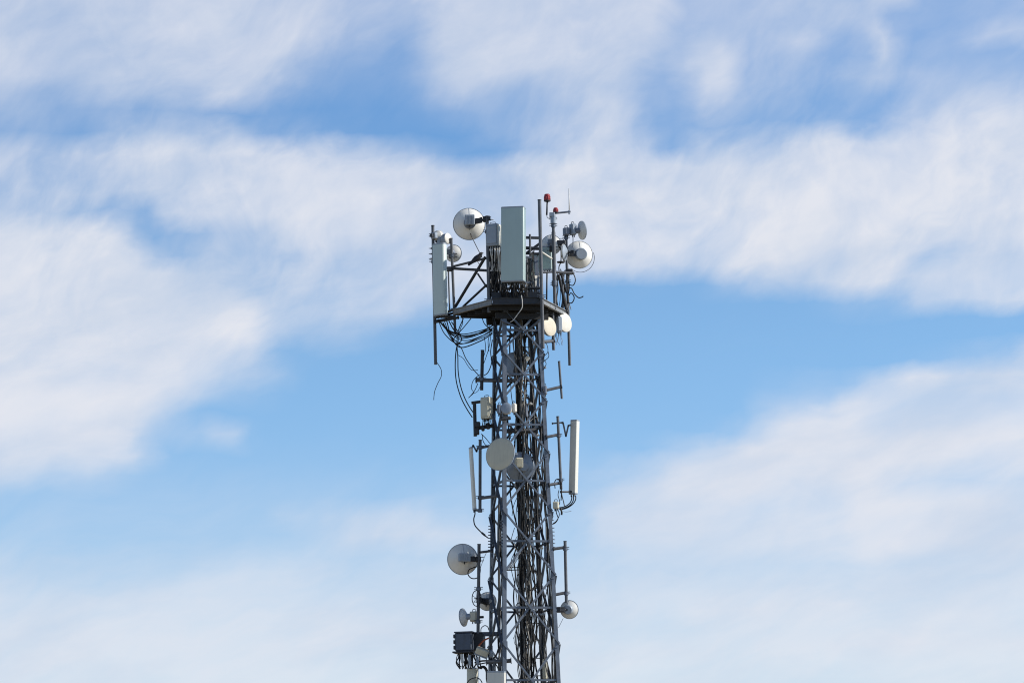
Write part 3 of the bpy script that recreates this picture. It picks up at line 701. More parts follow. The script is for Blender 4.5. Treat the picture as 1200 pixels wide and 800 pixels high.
# ------------------------------------------------------------------ lower part
pole_thing((561.4, 638, .35), (560.2, 742, .35), .06, 'long grey pole left of the tower carrying the lower left dish', arms=(((561.3, 647, .35), (577, 645, .5), .045),), clamps=(.5, .13))
dish(542.2, 655, .75, 17.9, (-.2, .96, .03), 'large grey dish at lower left seen from behind', depth=.27, hub_r=.3, hubm='grey', radio=(.42, .30, .2), rad_off=(-.05, .02), arm_to=(560.5, 655, .4))
cable([U(x, y, .5) for x, y in ((561.5, 663), (556, 664.3), (550, 667), (548.4, 672), (551.5, 676.5), (556.5, 677.5), (561, 675), (562.8, 668), (562, 660))], .02, 'cable', 'black cable loop below the lower left dish by its pole')
cable([U(x, y, .5) for x, y in ((570, 647), (567, 654), (564, 662), (562, 668))], .009, 'cable', 'thin wire from the arm to the pole beside the lower left dish')
# open ring antenna
c0 = [U(558.5 + 5.3 * math.cos(R(t)), 700.6 + 9.2 * math.sin(R(t)), .3) for t in range(0, 361, 15)]
rg = Thing('ring_antenna', 'open wire ring with crossing spokes on the pole left of the small dome dish', 'ring antenna', U(558.5, 709.8, .3))
rg.part('ring', MB().path(c0, .016, 6, False), 'dark')
for t_ in (20, 80, 140): rg.part('spoke', MB().tube(U(558.5 + 5.3 * math.cos(R(t_)), 700.6 + 9.2 * math.sin(R(t_)), .3), U(558.5 - 5.3 * math.cos(R(t_)), 700.6 - 9.2 * math.sin(R(t_)), .3), .009, n=6), 'dark')
rg.part('boom', MB().tube(U(558.5, 700.6, .3), U(568, 703, .5), .03, n=8), 'dark')
dish(571, 704.3, .85, 10.7, (.1, .98, .1), 'small white dome dish half hidden behind the left tower leg', depth=.3, hub_r=.42, hubm='slate', radio=(.2, .2, .12), radio_m='dark', arm_to=(561.5, 703, .4))
for i in range(5):
    cable([U(563 + i * 1.2, 699 + i, .35), U(562 + i * 1.5, 703 + rnd.uniform(-2, 2), .3), U(565 + i, 707, .3)], .014, 'cable', 'tiny black lead behind the wire ring', 'tiny leads behind the wire ring', k=4)
dish(543, 723, .6, 10.4, (-.9, .42, -.08), 'small grey dish at lower left turned away to the left', depth=.26, hub_r=.34, hubm='grey', ribs=False)
t = unit(551.5, 716, 560, 728, .5, .24, R(25), 'cream and grey radio box between the small lower left dish and its pole', 'cream', ports=2)
single('support_bar', MB().tube(U(547, 723.5, .6), U(566.5, 722.5, .35), .045, n=8), 'dark', 'short dark arm through the pole beside the small lower left dish', 'arm')
# heavy dark box at the bottom left
dbx = Thing('equipment_box', 'bulky dark blue grey equipment box at the bottom left of the tower', 'equipment box', U(545, 763, .2))
qc = U(544.5, 752, .2)
dbx.part('casing', MB().box(qc, (.62, .55, .64), R(-12), bev=.04), 'navy')
for k in range(3): dbx.part('side_rib', MB().box(qc + Vector((-.33, -.05, -.2 + .2 * k)), (.06, .4, .13), R(-12), bev=.01), 'dark')
dbx.part('lid', MB().box(qc + Vector((0.02, -.01, .34)), (.68, .6, .05), R(-12), bev=.015), 'navy')
dbx.part('tray', MB().box(qc + Vector((-.02, 0, -.36)), (.74, .6, .06), R(-12), bev=.015), 'dark')
dbx.part('rear_section', MB().box(U(558.5, 752, .55), (.55, .5, .62), R(-12), bev=.04), 'dark')
dbx.part('support_arm', MB().box(U(570, 742.5, .5), (.95, .14, .15), R(6), bev=.02), 'navy')
fl = Thing('flood_lamp', 'tilted cream box lamp beside the bulky dark box', 'lamp', U(565, 769, -.2))
Xl = Vector((math.cos(R(-22)), 0, math.sin(R(-22)))); Yl = Vector((0.25, 1, .3)).normalized(); Yl = (Yl - Xl * Xl.dot(Yl)).normalized(); Zl = Xl.cross(Yl)
ql = U(565, 763.3, -.25)
fl.part('housing', MB().box(ql, (.46, .26, .25), X=Xl, Y=Yl, Z=Zl, bev=.03), 'cream'); fl.part('rim', MB().box(ql + Zl * -.135, (.5, .3, .04), X=Xl, Y=Yl, Z=Zl, bev=.01), 'grey')
fl.part('yoke', MB().path([ql + Xl * .24, ql + Xl * .3 + Zl * .05 + Yl * .2, ql + Yl * .35, ql - Xl * .24], .018), 'dark')
unit(573.5, 761.5, 578, 770, -.1, .15, R(10), 'tiny pale box right of the tilted cream lamp', 'grey', ports=1, fins=False)
for i in range(16):
    x = 536.5 + 24 * i / 15
    pts = [(x + 1, 764 + rnd.uniform(-1, 2)), (x + rnd.uniform(-2, 2), 770), (x + rnd.uniform(-2.5, 2.5), 776), (x + rnd.uniform(-1, 4), 783)]
    cable([U(a, b, .1 + rnd.uniform(-.2, .35)) for a, b in pts], rnd.uniform(.018, .034), rnd.choice(('cable', 'cable', 'cable2', 'dark')), 'black cable tangled below the bulky dark box', 'cables tangled below the bulky dark box')
for x, y0, y1, lab, mt in ((541, 766, 776, 'leftmost of the small pale connectors under the bulky dark box', 'pale'), (550, 767, 778, 'middle small pale connector under the bulky dark box', 'grey'), (559, 769, 777, 'right stubby grey connector under the bulky dark box', 'grey')):
    single('plug', MB().tube(U(x, y0, -.2), U(x + .8, y1, -.2), .055, n=10).tube(U(x + .8, y1, -.2), U(x + 1.1, y1 + 2.5, -.2), .03, n=8), mt, lab, 'connector')
cable([U(x, y, .0) for x, y in ((573, 747), (567, 750), (562, 755), (559, 760))], .03, 'orange', 'rusty orange cable behind the tilted cream lamp')
for pts, lab, r in (([(536.5, 766), (534.8, 772), (537, 778), (541, 781)], 'black cable bowed around the left of the tangle', .016),
                    ([(563.5, 741), (564, 735.5), (568, 732.5), (571.5, 734), (573, 738)], 'black cable arching over the top of the bulky dark box', .016),
                    ([(547, 800), (551, 795.5), (558, 793.5), (563, 796), (566, 802)], 'black cable arching in front of the cream round panel', .018),
                    ([(556, 776), (564, 774), (574, 773), (581, 768), (584, 760)], 'thick black cable sweeping from the tangle to the tower legs', .03),
                    ([(562, 782), (567, 781), (570.5, 786), (571, 796), (574, 806)], 'thick black cable dropping behind the square bottom panel', .05),
                    ([(560, 778), (570, 776), (578, 776), (583, 781), (585, 790)], 'black cable over the square bottom panel', .022)):
    cable([U(x, y, -.15) for x, y in pts], r, 'cable', lab)
panel((553.7, 782.5, .2), (553.6, 868, .2), .40, .3, R(10), 'cream rounded panel antenna cut by the bottom edge at far left', .14, 'cream', 'grey', conns=4)
panel((581.6, 786.5, -1.45), (581.4, 872, -1.45), .64, .22, R(10), 'square topped pale panel antenna in front of the left legs at the bottom edge', .03, 'white', 'grey', conns=6)
pole_thing((579, 772, -.75), (579.5, 880, -.75), .06, 'short grey pipe behind the square topped bottom panel', arms=(((570, 775.5, -.75), (599, 773.6, -.75), .075),))
# right lower pole and dish
pole_thing((662.2, 634.5, -.5), (663.8, 706, -.5), .055, 'pole on two short arms right of the tower, above the small lower right dish', arms=(((648, 643, -.6), (661.6, 641, -.5), .055), ((650, 696.5, -.6), (663, 694, -.5), .055)), clamps=(.88, .15))
dish(667.2, 713.8, -.25, 10.6, (.22, .96, .1), 'small white dish at lower right seen from behind', depth=.25, hub_r=.52, hubm='grey', arm_to=(654, 714, -.6))
cable([U(x, y, -.4) for x, y in ((660, 724), (657.5, 729), (654.5, 735))], .008, 'cable', 'thin wire hanging left below the small lower right dish')

# ------------------------------------------------------------------ feeder cables inside the tower
def feeder(lx, ly, z0, z1, wob, r, material, label, group, step=0.75):
    pts = []; z = z0; ox = oy = 0
    while z < z1:
        ox = ox * .6 + rnd.uniform(-wob, wob); oy = oy * .6 + rnd.uniform(-wob, wob) * .6
        pts.append(TL(min(.95, lx + ox), ly + oy, z)); z += step * rnd.uniform(.8, 1.2)
    pts.append(TL(lx, ly, z1))
    return cable(pts, r, material, label, group, k=4, n=6)
zlo = 0.4
for i in range(34):
    lx = rnd.uniform(-.15, .92); ly = rnd.uniform(-.35, .8)
    feeder(lx, ly, zlo, zdeck - rnd.choice((.1, .1, .1, 1.5, 3, 5)), rnd.choice((.06, .12, .2)), rnd.choice((.014, .019, .025, .03)), rnd.choice(('cable',) * 6 + ('cable2', 'cable2', 'cable3')), 'feeder cable running up inside the tower', 'feeder cables up the inside of the tower')
for i in range(9):
    feeder(rnd.uniform(.0, .12), rnd.uniform(.1, .5), zlo, zdeck - .1, .02, rnd.choice((.025, .03)), 'cable', 'black feeder cable strapped to the left rail of the cable ladder', 'feeders on the left ladder rail')
for i in range(8):
    feeder(-.93 + rnd.uniform(-.03, .08), rnd.uniform(-.62, -.25), zlo, U(585, 585, 0).z, .07, rnd.choice((.02, .026, .03)), rnd.choice(('cable', 'cable', 'cable2')), 'black cable running up between the two left tower legs', 'cables between the two left legs')
for i in range(3):
    feeder(-.93 + rnd.uniform(-.02, .06), rnd.uniform(.35, .85), U(585, 640, 0).z, zdeck - .3, .05, rnd.choice((.018, .022)), 'cable', 'black cable clipped inside the far left leg', 'cables on the far left leg')
for i in range(6):
    feeder(rnd.uniform(.84, .93), rnd.uniform(-.85, -.5), zlo, zdeck - .3, .05, .02, rnd.choice(('cable', 'cable2', 'cable3')), 'cable clipped inside the right front leg', 'cables on the right front leg')
# loops and loose curls inside the lattice
for i in range(26):
    z = rnd.uniform(U(610, 800, 0).z, zdeck - .4); lx = rnd.uniform(-.1, .8); ly = rnd.uniform(-.4, .7); s_ = rnd.uniform(.12, .38)
    a0 = rnd.uniform(0, 6.28); pts = []
    for k in range(7):
        th = a0 + k * rnd.uniform(.6, .95); pts.append(TL(lx + s_ * .8 * math.cos(th), ly + .1 * math.sin(th), z + s_ * 1.3 * math.sin(th)))
    cable(pts, rnd.choice((.01, .013, .018)), rnd.choice(('cable', 'cable', 'cable2', 'cable3')), 'loose coiled cable curl inside the tower lattice', 'loose cable curls inside the tower', k=4, n=5)
# loose fine wires in the open left bays
for pts, lab in (([(607, 580), (602, 592), (600, 604)], 'fine dark wire slanting in the open lattice bay'), ([(608, 582), (607.6, 600), (608, 634), (607.5, 700), (608, 770)], 'fine straight wire down the open left lattice bays'), ([(603, 618), (600, 628), (598.5, 634)], 'fine wire end in the lattice bay above the lower left dish'),
                 ([(613, 668), (606.5, 674), (605.5, 684), (609, 690), (616, 692), (622, 691)], 'black cable looping out of the feeders beside the left rail'), ([(605, 718), (604.5, 710), (608, 706), (613, 707)], 'black cable arch beside the horizontal brace low in the tower'),
                 ([(592, 664), (602, 664.6), (613, 664)], 'thin black rod crossing the open left lattice bay'), ([(593, 668), (602, 667.4), (613, 667.2)], 'second thin black rod crossing the open left lattice bay'),
                 ([(579, 648), (582, 655), (586, 661), (591, 663)], 'cable dipping between the two left legs below the lower left dish arm')):
    cable([U(x, y, -.2) for x, y in pts], .012 if 'fine' in lab else .018, 'cable', lab)
for i in range(5):
    cable([U(594 + i * 1.3, 668 - i * .4, -.9), U(600 + i * 1.4, 657 - i * .2, -.85), U(607 + i * .9, 645 + i * .7, -.8)], .012, 'pale' if i % 2 else 'cable', 'thin lead bundled along the diagonal brace', 'leads along a diagonal brace', k=3)
for i in range(10):
    x = rnd.uniform(616, 640); y = rnd.uniform(395, 780)
    b = U(x, y, rnd.uniform(-.4, .4))
    single('cable_clamp', MB().box(b, (.16, .08, .06), YAW, bev=.01).box(b + Vector((.02, -.05, .03)), (.06, .04, .05), YAW), rnd.choice(('grey', 'pale', 'pale')), 'small pale clamp gripping cables inside the tower', 'clamp', 'pale cable clamps inside the tower')
for (x0, y0, x1, y1, d, lab) in ((638, 640, 642, 656, -.3, 'slim dark box hanging inside the right leg'), (636, 452, 641, 462, -.5, 'small dark box on the right leg at the slanting pipe arm'), (613, 472, 618.5, 489, .3, 'slate blue box inside the tower right of the small pale round face'), (636, 772, 641, 795, .2, 'tall pale box inside the right leg at the bottom edge')):
    unit(x0, y0, x1, y1, d, .15, R(15), lab, 'cream' if 'pale' in lab[:6] or 'tall' in lab else 'slate', ports=2, fins=False)

# ------------------------------------------------------------------ light
sd = Vector((0.84, -0.06, 0.53)).normalized()
elev = math.asin(sd.z); azim = math.atan2(sd.x, sd.y)          # azimuth from +Y towards +X
sun = bpy.data.lights.new('sun', 'SUN'); sun.energy = 5.0; sun.angle = R(0.53); sun.color = (1, .95, .86)
so = bpy.data.objects.new('sun', sun); COL.objects.link(so); so.rotation_euler = (-sd).to_track_quat('-Z', 'Y').to_euler(); so.location = (40, 100, 60)

# ------------------------------------------------------------------ sky
world = bpy.data.worlds.new('World'); scene.world = world; world.use_nodes = True
nt = world.node_tree; N = nt.nodes; Lk = nt.links
bg = N['Background']
def node(t, **kw):
    n = N.new(t)
    for k, v in kw.items(): setattr(n, k, v)
    return n
def math_(op, a, b=None, c=None, clamp=False):
    n = node('ShaderNodeMath', operation=op); n.use_clamp = clamp
    for i, x in enumerate((a, b, c)):
        if x is None: continue
        if isinstance(x, (int, float)): n.inputs[i].default_value = x
        else: Lk.new(x, n.inputs[i])
    return n.outputs[0]
tc = node('ShaderNodeTexCoord'); sep = node('ShaderNodeSeparateXYZ'); Lk.new(tc.outputs['Generated'], sep.inputs[0])
az = math_('ARCTAN2', sep.outputs['X'], sep.outputs['Y']); el = math_('ARCSINE', sep.outputs['Z'])
# sky coordinates: degrees, azimuth about the viewing direction, elevation above the horizon
AZR = R(8.6); E0 = R(2.8); E1 = R(15.6)
un = math_('MULTIPLY', az, 1 / R(1.0)); vn = math_('MULTIPLY', el, 1 / R(1.0))
cmb = node('ShaderNodeCombineXYZ'); Lk.new(un, cmb.inputs[0]); Lk.new(vn, cmb.inputs[1])
warpU = warpV = None
def noise(scale, detail, rough, rot=0.0, sx=1.0, sy=1.0, off=(0, 0, 0), dist=0.0):
    """noise stretched along a direction rising rot to the right"""
    c, s_ = math.cos(rot), math.sin(rot)
    U0 = un if warpU is None else warpU; V0 = vn if warpV is None else warpV
    p = math_('MULTIPLY_ADD', U0, c * sx, math_('MULTIPLY_ADD', V0, s_ * sx, off[0]))
    q = math_('MULTIPLY_ADD', U0, -s_ * sy, math_('MULTIPLY_ADD', V0, c * sy, off[1]))
    cb = node('ShaderNodeCombineXYZ'); Lk.new(p, cb.inputs[0]); Lk.new(q, cb.inputs[1]); cb.inputs[2].default_value = off[2]
    n = node('ShaderNodeTexNoise'); n.inputs['Scale'].default_value = scale; n.inputs['Detail'].default_value = detail; n.inputs['Roughness'].default_value = rough; n.inputs['Distortion'].default_value = dist
    Lk.new(cb.outputs[0], n.inputs['Vector']); return n
# large cloud layout, drawn as soft areas of the sky dome (azimuth, elevation)
GW, GH = 150, 100
yy, xx = np.mgrid[0:GH, 0:GW]; gx = (xx + .5) * 1200 / GW; gy = (yy + .5) * 800 / GH
def fill(poly):
    inside = np.zeros((GH, GW), bool); n = len(poly)
    for i in range(n):
        x1, y1 = poly[i]; x2, y2 = poly[(i + 1) % n]
        if y1 == y2: continue
        c = ((y1 <= gy) & (gy < y2)) | ((y2 <= gy) & (gy < y1))
        inside ^= c & (gx < (x2 - x1) * (gy - y1) / (y2 - y1) + x1)
    return inside.astype(float)
def blur(a, s):
    s = s / 8.0; k = int(3 * s) + 1; w = np.exp(-.5 * (np.arange(-k, k + 1) / max(s, .3)) ** 2); w /= w.sum()
    p = np.pad(a, k, mode='edge')
    p = np.apply_along_axis(lambda r: np.convolve(r, w, 'valid'), 0, p)
    return np.apply_along_axis(lambda r: np.convolve(r, w, 'valid'), 1, p)
dens = np.zeros((GH, GW)) + .0
CLOUDS = [
    # polygon, density, softness(px)
    # upper left veil
    ([(-200, -200), (1400, -200), (1400, 160), (640, 160), (480, 110), (-200, 150)], .22, 24),
    ([(-200, -200), (420, -200), (400, 40), (330, 100), (260, 118), (100, 124), (-200, 118)], .66, 16),
    ([(150, 10), (330, 0), (260, 60), (150, 60)], .76, 18),
    ([(10, 102), (85, 108), (80, 132), (10, 128)], .30, 10),
    ([(-200, 125), (60, 132), (90, 150), (-200, 165)], .48, 12),
    ([(80, 150), (130, 150), (125, 172), (85, 172)], .12, 10),
    ([(150, 122), (240, 122), (230, 150), (150, 150)], .28, 12),
    ([(240, 60), (330, 40), (390, 10), (400, 25), (340, 80), (270, 118), (230, 110)], .74, 8),
    ([(400, -10), (470, -10), (470, 30), (420, 60), (380, 40)], .50, 14),
    # top centre veil
    ([(480, -200), (780, -200), (790, 60), (720, 110), (620, 110), (530, 120), (490, 80)], .76, 15),
    ([(540, 110), (640, 100), (680, 130), (600, 165), (560, 150)], .34, 14),
    ([(620, 135), (690, 110), (700, 150), (640, 190), (600, 190)], .40, 12),
    ([(700, 90), (760, 110), (745, 160), (700, 195), (660, 190), (690, 140)], .70, 12),
    # top right
    ([(780, -200), (1400, -200), (1400, 20), (1060, 10), (870, 40), (800, 40)], .50, 16),
    ([(782, 8), (832, 8), (828, 34), (788, 34)], .34, 9),
    ([(800, 42), (855, 40), (872, 90), (850, 130), (815, 135), (800, 90)], .78, 13),
    ([(870, 20), (960, 20), (950, 100), (880, 120)], .44, 13),
    ([(905, 62), (935, 40), (950, 42), (925, 68)], .62, 6),
    ([(955, -20), (1010, -20), (1005, 40), (965, 40)], .62, 10),
    ([(1008, 18), (1030, 18), (1055, 90), (1020, 95)], .76, 8),
    ([(980, 80), (1090, 82), (1085, 104), (990, 104)], .52, 9),
    ([(1010, -30), (1085, -30), (1075, 7), (1025, 7)], .88, 5),
    ([(1090, 18), (1400, 10), (1400, 80), (1060, 84)], .27, 10),
    ([(1130, 46), (1195, 22), (1205, 28), (1150, 54)], .66, 4),
    ([(1070, 88), (1400, 85), (1400, 140), (1070, 130)], .50, 12),
    # main band, right
    ([(590, 200), (650, 185), (690, 172), (740, 165), (790, 188), (812, 175), (830, 165), (860, 171), (893, 172), (918, 158), (958, 150), (985, 152), (1010, 160), (1038, 150), (1060, 135), (1088, 141), (1110, 128), (1138, 138), (1150, 122), (1180, 128), (1400, 118), (1400, 362), (1150, 352), (1000, 345), (880, 332), (790, 316), (690, 318), (600, 326)], .82, 7),
    ([(840, 200), (1150, 190), (1160, 280), (1000, 310), (860, 300)], .90, 20),
    ([(640, 200), (800, 210), (800, 290), (640, 300)], .87, 20),
    ([(1050, 292), (1130, 290), (1125, 326), (1060, 326)], .58, 8), ([(1160, 300), (1400, 300), (1400, 335), (1165, 335)], .52, 9), ([(968, 300), (1002, 296), (998, 333), (974, 333)], .66, 8),
    ([(740, 306), (850, 306), (850, 320), (740, 322)], .66, 7),
    # main band, left
    ([(-200, 182), (60, 173), (75, 164), (90, 176), (120, 172), (128, 154), (140, 157), (150, 166), (165, 156), (180, 163), (220, 157), (280, 155), (300, 168), (330, 160), (400, 173), (440, 179), (500, 183), (560, 192), (640, 190), (640, 330), (520, 352), (420, 385), (340, 380), (240, 300), (150, 262), (40, 240), (-200, 235)], .70, 7),
    ([(-200, 185), (100, 185), (110, 240), (-200, 240)], .54, 10),
    ([(10, 214), (60, 212), (115, 222), (110, 232), (20, 230)], .74, 6),
    ([(35, 202), (100, 208), (150, 214), (165, 224), (100, 218), (35, 212)], .36, 5),
    ([(-200, 232), (40, 232), (125, 242), (118, 256), (30, 252), (-200, 244)], .10, 5),
    ([(105, 240), (180, 246), (195, 266), (130, 264)], .08, 6),
    ([(155, 264), (240, 266), (250, 288), (180, 288)], .12, 6),
    ([(225, 270), (360, 274), (365, 308), (300, 318), (240, 290)], .28, 9),
    ([(235, 290), (330, 300), (320, 316), (240, 308)], .58, 8),
    ([(360, 290), (500, 300), (500, 345), (380, 350)], .60, 14),
    ([(290, 318), (400, 318), (400, 350), (280, 345)], .56, 12),
    ([(220, 190), (420, 185), (520, 200), (520, 290), (380, 285), (300, 262), (220, 240)], .80, 16),
    ([(135, 162), (290, 162), (330, 190), (140, 200)], .88, 8),
    # left cumulus bank
    ([(-200, 235), (40, 246), (80, 252), (120, 255), (150, 268), (165, 286), (180, 302), (220, 312), (262, 322), (300, 345), (345, 362), (362, 376), (345, 388), (305, 398), (312, 425), (262, 440), (222, 470), (168, 505), (182, 540), (110, 566), (-200, 590)], .93, 9),
    ([(200, 318), (300, 330), (320, 352), (220, 350)], .74, 12),
    ([(60, 440), (150, 440), (140, 455), (60, 455)], .86, 6),
    ([(255, 425), (330, 425), (360, 440), (300, 452), (240, 470)], .36, 9),
    ([(285, 335), (400, 322), (520, 325), (515, 356), (430, 386), (350, 396), (310, 380)], .46, 13),
    ([(215, 415), (300, 400), (320, 425), (255, 445), (200, 490), (170, 500)], .62, 14),
    ([(165, 514), (240, 510), (290, 502), (290, 511), (215, 524)], .60, 4),
    ([(300, 455), (330, 440), (345, 442), (310, 462)], .18, 5),
    # haze low down
    ([(-200, 640), (1400, 640), (1400, 900), (-200, 900)], .58, 26),
    ([(560, 560), (720, 560), (720, 650), (560, 650)], .40, 24),
    ([(-200, 560), (690, 560), (690, 660), (-200, 660)], .20, 26),
    ([(320, 612), (420, 601), (580, 606), (600, 634), (470, 638), (380, 626)], .74, 6),
    ([(-200, 640), (160, 655), (600, 650), (600, 700), (-200, 720)], .46, 14),
    ([(220, 655), (600, 662), (600, 672), (240, 672)], .68, 5),
    ([(-200, 690), (280, 690), (600, 715), (700, 730), (700, 900), (-200, 900)], .74, 18),
    ([(-200, 740), (240, 735), (260, 775), (-200, 790)], .84, 14),
    # right bank
    ([(690, 590), (705, 566), (760, 545), (792, 530), (880, 500), (960, 478), (1010, 452), (1100, 434), (1400, 400), (1400, 660), (900, 660), (690, 640)], .74, 9),
    ([(880, 462), (960, 448), (1000, 455), (950, 480), (890, 490)], .30, 9),
    ([(970, 488), (985, 470), (1010, 458), (1060, 440), (1120, 426), (1400, 400), (1400, 424), (1130, 440), (1060, 455), (1005, 474), (985, 492)], .93, 4),
    ([(1010, 462), (1400, 448), (1400, 488), (1000, 492)], .66, 10),
    ([(1000, 483), (1060, 481), (1055, 493), (1005, 493)], .50, 5),
    ([(850, 512), (940, 488), (1010, 500), (1200, 496), (1400, 496), (1400, 522), (1150, 530), (1050, 575), (930, 575), (860, 545)], .95, 9),
    ([(765, 550), (850, 538), (930, 560), (920, 582), (800, 590), (770, 580)], .92, 8),
    ([(920, 572), (985, 570), (985, 602), (930, 602)], .64, 8),
    ([(770, 590), (910, 588), (910, 600), (780, 602)], .64, 5),
    ([(1040, 562), (1150, 552), (1400, 552), (1400, 582), (1080, 582)], .56, 7),
    ([(1000, 586), (1060, 580), (1400, 584), (1400, 602), (1010, 604)], 1.0, 6),
    ([(990, 604), (1400, 604), (1400, 655), (990, 655)], .88, 9),
    ([(690, 670), (1000, 672), (1000, 696), (690, 698)], .64, 8),
    ([(1000, 662), (1400, 660), (1400, 690), (1010, 692)], .78, 8),
    ([(640, 700), (1400, 700), (1400, 900), (640, 900)], .72, 10),
    ([(790, 704), (1000, 702), (1010, 716), (800, 718)], .84, 5),
    ([(880, 742), (1400, 738), (1400, 770), (900, 772)], .86, 9),
    ([(660, 725), (800, 720), (810, 745), (670, 750)], .60, 7),
]
for poly, v, s_ in CLOUDS:
    a = blur(fill(poly), s_); dens = dens * (1 - a) + v * a
# put the layout in node ramps: one ramp per elevation row
ROWS, COLS = 39, 63
def samp(px, py):
    x = min(GW - 1.001, max(0, px * GW / 1200 - .5)); y = min(GH - 1.001, max(0, py * GH / 800 - .5))
    i, j = int(y), int(x); a, b = y - i, x - j
    return (dens[i, j] * (1 - b) + dens[i, j + 1] * b) * (1 - a) + (dens[i + 1, j] * (1 - b) + dens[i + 1, j + 1] * b) * a
def project(azv, elv):
    v = Vector((math.sin(azv) * math.cos(elv), math.cos(azv) * math.cos(elv), math.sin(elv)))
    zz = v.dot(fw); return 600 + 4000 * v.dot(RT) / zz, 400 - 4000 * v.dot(UP) / zz
# warp the lookup so that edges are wispy
w1 = noise(0.9, 5, .54, R(20), .8, 1.2, (3, 7, 1)); w2 = noise(0.9, 5, .54, R(20), .8, 1.2, (13, 2, 5))
du = math_('MULTIPLY', math_('SUBTRACT', w1.outputs['Fac'], .5), .95)
dv = math_('MULTIPLY', math_('SUBTRACT', w2.outputs['Fac'], .5), .55)
U_ = math_('DIVIDE', math_('ADD', un, math_('ADD', du, 8.6)), 17.2, clamp=True)
V_ = math_('MULTIPLY', math_('DIVIDE', math_('SUBTRACT', math_('ADD', vn, dv), 2.8), 12.8, clamp=True), ROWS - 1)
acc = None
HALF = COLS // 2
UA = math_('MULTIPLY', U_, 2.0, clamp=True); UB = math_('SUBTRACT', math_('MULTIPLY', U_, 2.0), 1.0, clamp=True)
right = math_('GREATER_THAN', U_, .5)
def vmath(op, a, b=None):
    n = node('ShaderNodeVectorMath', operation=op)
    for i, x in enumerate((a, b)):
        if x is None: continue
        if isinstance(x, tuple): n.inputs[i].default_value = x
        else: Lk.new(x, n.inputs[i])
    return n.outputs['Value'] if op == 'DOT_PRODUCT' else n.outputs['Vector']
cv = node('ShaderNodeCombineXYZ')
for i in range(3): Lk.new(V_, cv.inputs[i])
for r_ in range(0, ROWS, 3):           # three elevation rows ride in one ramp as red, green and blue
    es = [E0 + (E1 - E0) * (r_ + i) / (ROWS - 1) for i in range(3)]
    hv = []
    for h_ in range(2):
        rp = node('ShaderNodeValToRGB'); cr = rp.color_ramp; cr.interpolation = 'LINEAR'
        for k in range(HALF + 1):
            p = k / HALF
            if k == 0: e = cr.elements[0]; e.position = 0
            elif k == HALF: e = cr.elements[-1]; e.position = 1
            else: e = cr.elements.new(p)
            e.color = (*[samp(*project(-AZR + AZR * (p + h_), e_)) for e_ in es], 1)
        Lk.new(UB if h_ else UA, rp.inputs['Fac']); hv.append(rp.outputs['Color'])
    mh = node('ShaderNodeMix'); mh.data_type = 'RGBA'; Lk.new(right, mh.inputs['Factor']); Lk.new(hv[0], mh.inputs['A']); Lk.new(hv[1], mh.inputs['B'])
    wv = vmath('MAXIMUM', vmath('SUBTRACT', (1, 1, 1), vmath('ABSOLUTE', vmath('SUBTRACT', cv.outputs[0], (float(r_), r_ + 1.0, r_ + 2.0)))), (0, 0, 0))
    term = vmath('DOT_PRODUCT', mh.outputs['Result'], wv)
    acc = term if acc is None else math_('ADD', acc, term)
# fine structure: puffs, long fibres and veils, in a gently bent sky
b1_ = noise(.35, 3, .5, 0, 1, 1, (5, 1, 2)); b2_ = noise(.35, 3, .5, 0, 1, 1, (1, 8, 4))
wU = math_('MULTIPLY_ADD', math_('SUBTRACT', b1_.outputs['Fac'], .5), 2.2, un); wV = math_('MULTIPLY_ADD', math_('SUBTRACT', b2_.outputs['Fac'], .5), 2.2, vn)
warpU, warpV = wU, wV
puff = noise(1.15, 8, .55, R(40), .75, 1.25, (4, 1, 3), .15)
fib = noise(1.0, 8, .56, R(17), .32, 1.9, (2, 5, 8), .1)
fib2 = noise(1.1, 7, .55, R(38), .35, 1.6, (9, 3, 6), .1)
tuft = noise(4.0, 5, .55, R(75), .6, 1.2, (7, 7, 2), .2)
patch = noise(.5, 3, .5, 0, 1, 1, (3, 3, 9))
def cen(n): return math_('SUBTRACT', n.outputs['Fac'], .5)
high = math_('DIVIDE', math_('SUBTRACT', vn, 8.5), 2.5, clamp=True)      # puffs belong to the upper clouds, fibres to the lower
pp = math_('MULTIPLY', math_('ADD', math_('MULTIPLY', cen(puff), 1.15), math_('ADD', math_('MULTIPLY', cen(tuft), .20), math_('MULTIPLY', cen(fib2), .38))), math_('MULTIPLY_ADD', high, .75, .25))
vtop = math_('SUBTRACT', 1.0, math_('MULTIPLY', math_('DIVIDE', math_('SUBTRACT', vn, 12.6), 1.2, clamp=True), .42))
det = math_('MULTIPLY', vtop, math_('ADD', pp, math_('MULTIPLY', cen(fib), math_('MULTIPLY_ADD', high, -.25, .62))))
amp = math_('MULTIPLY', acc, math_('SUBTRACT', 1.22, acc))
amp = math_('ADD', math_('MULTIPLY', amp, math_('MULTIPLY_ADD', cen(patch), 2.4, 1.75)), .05)
cov = math_('ADD', acc, math_('MULTIPLY', det, amp), clamp=True)
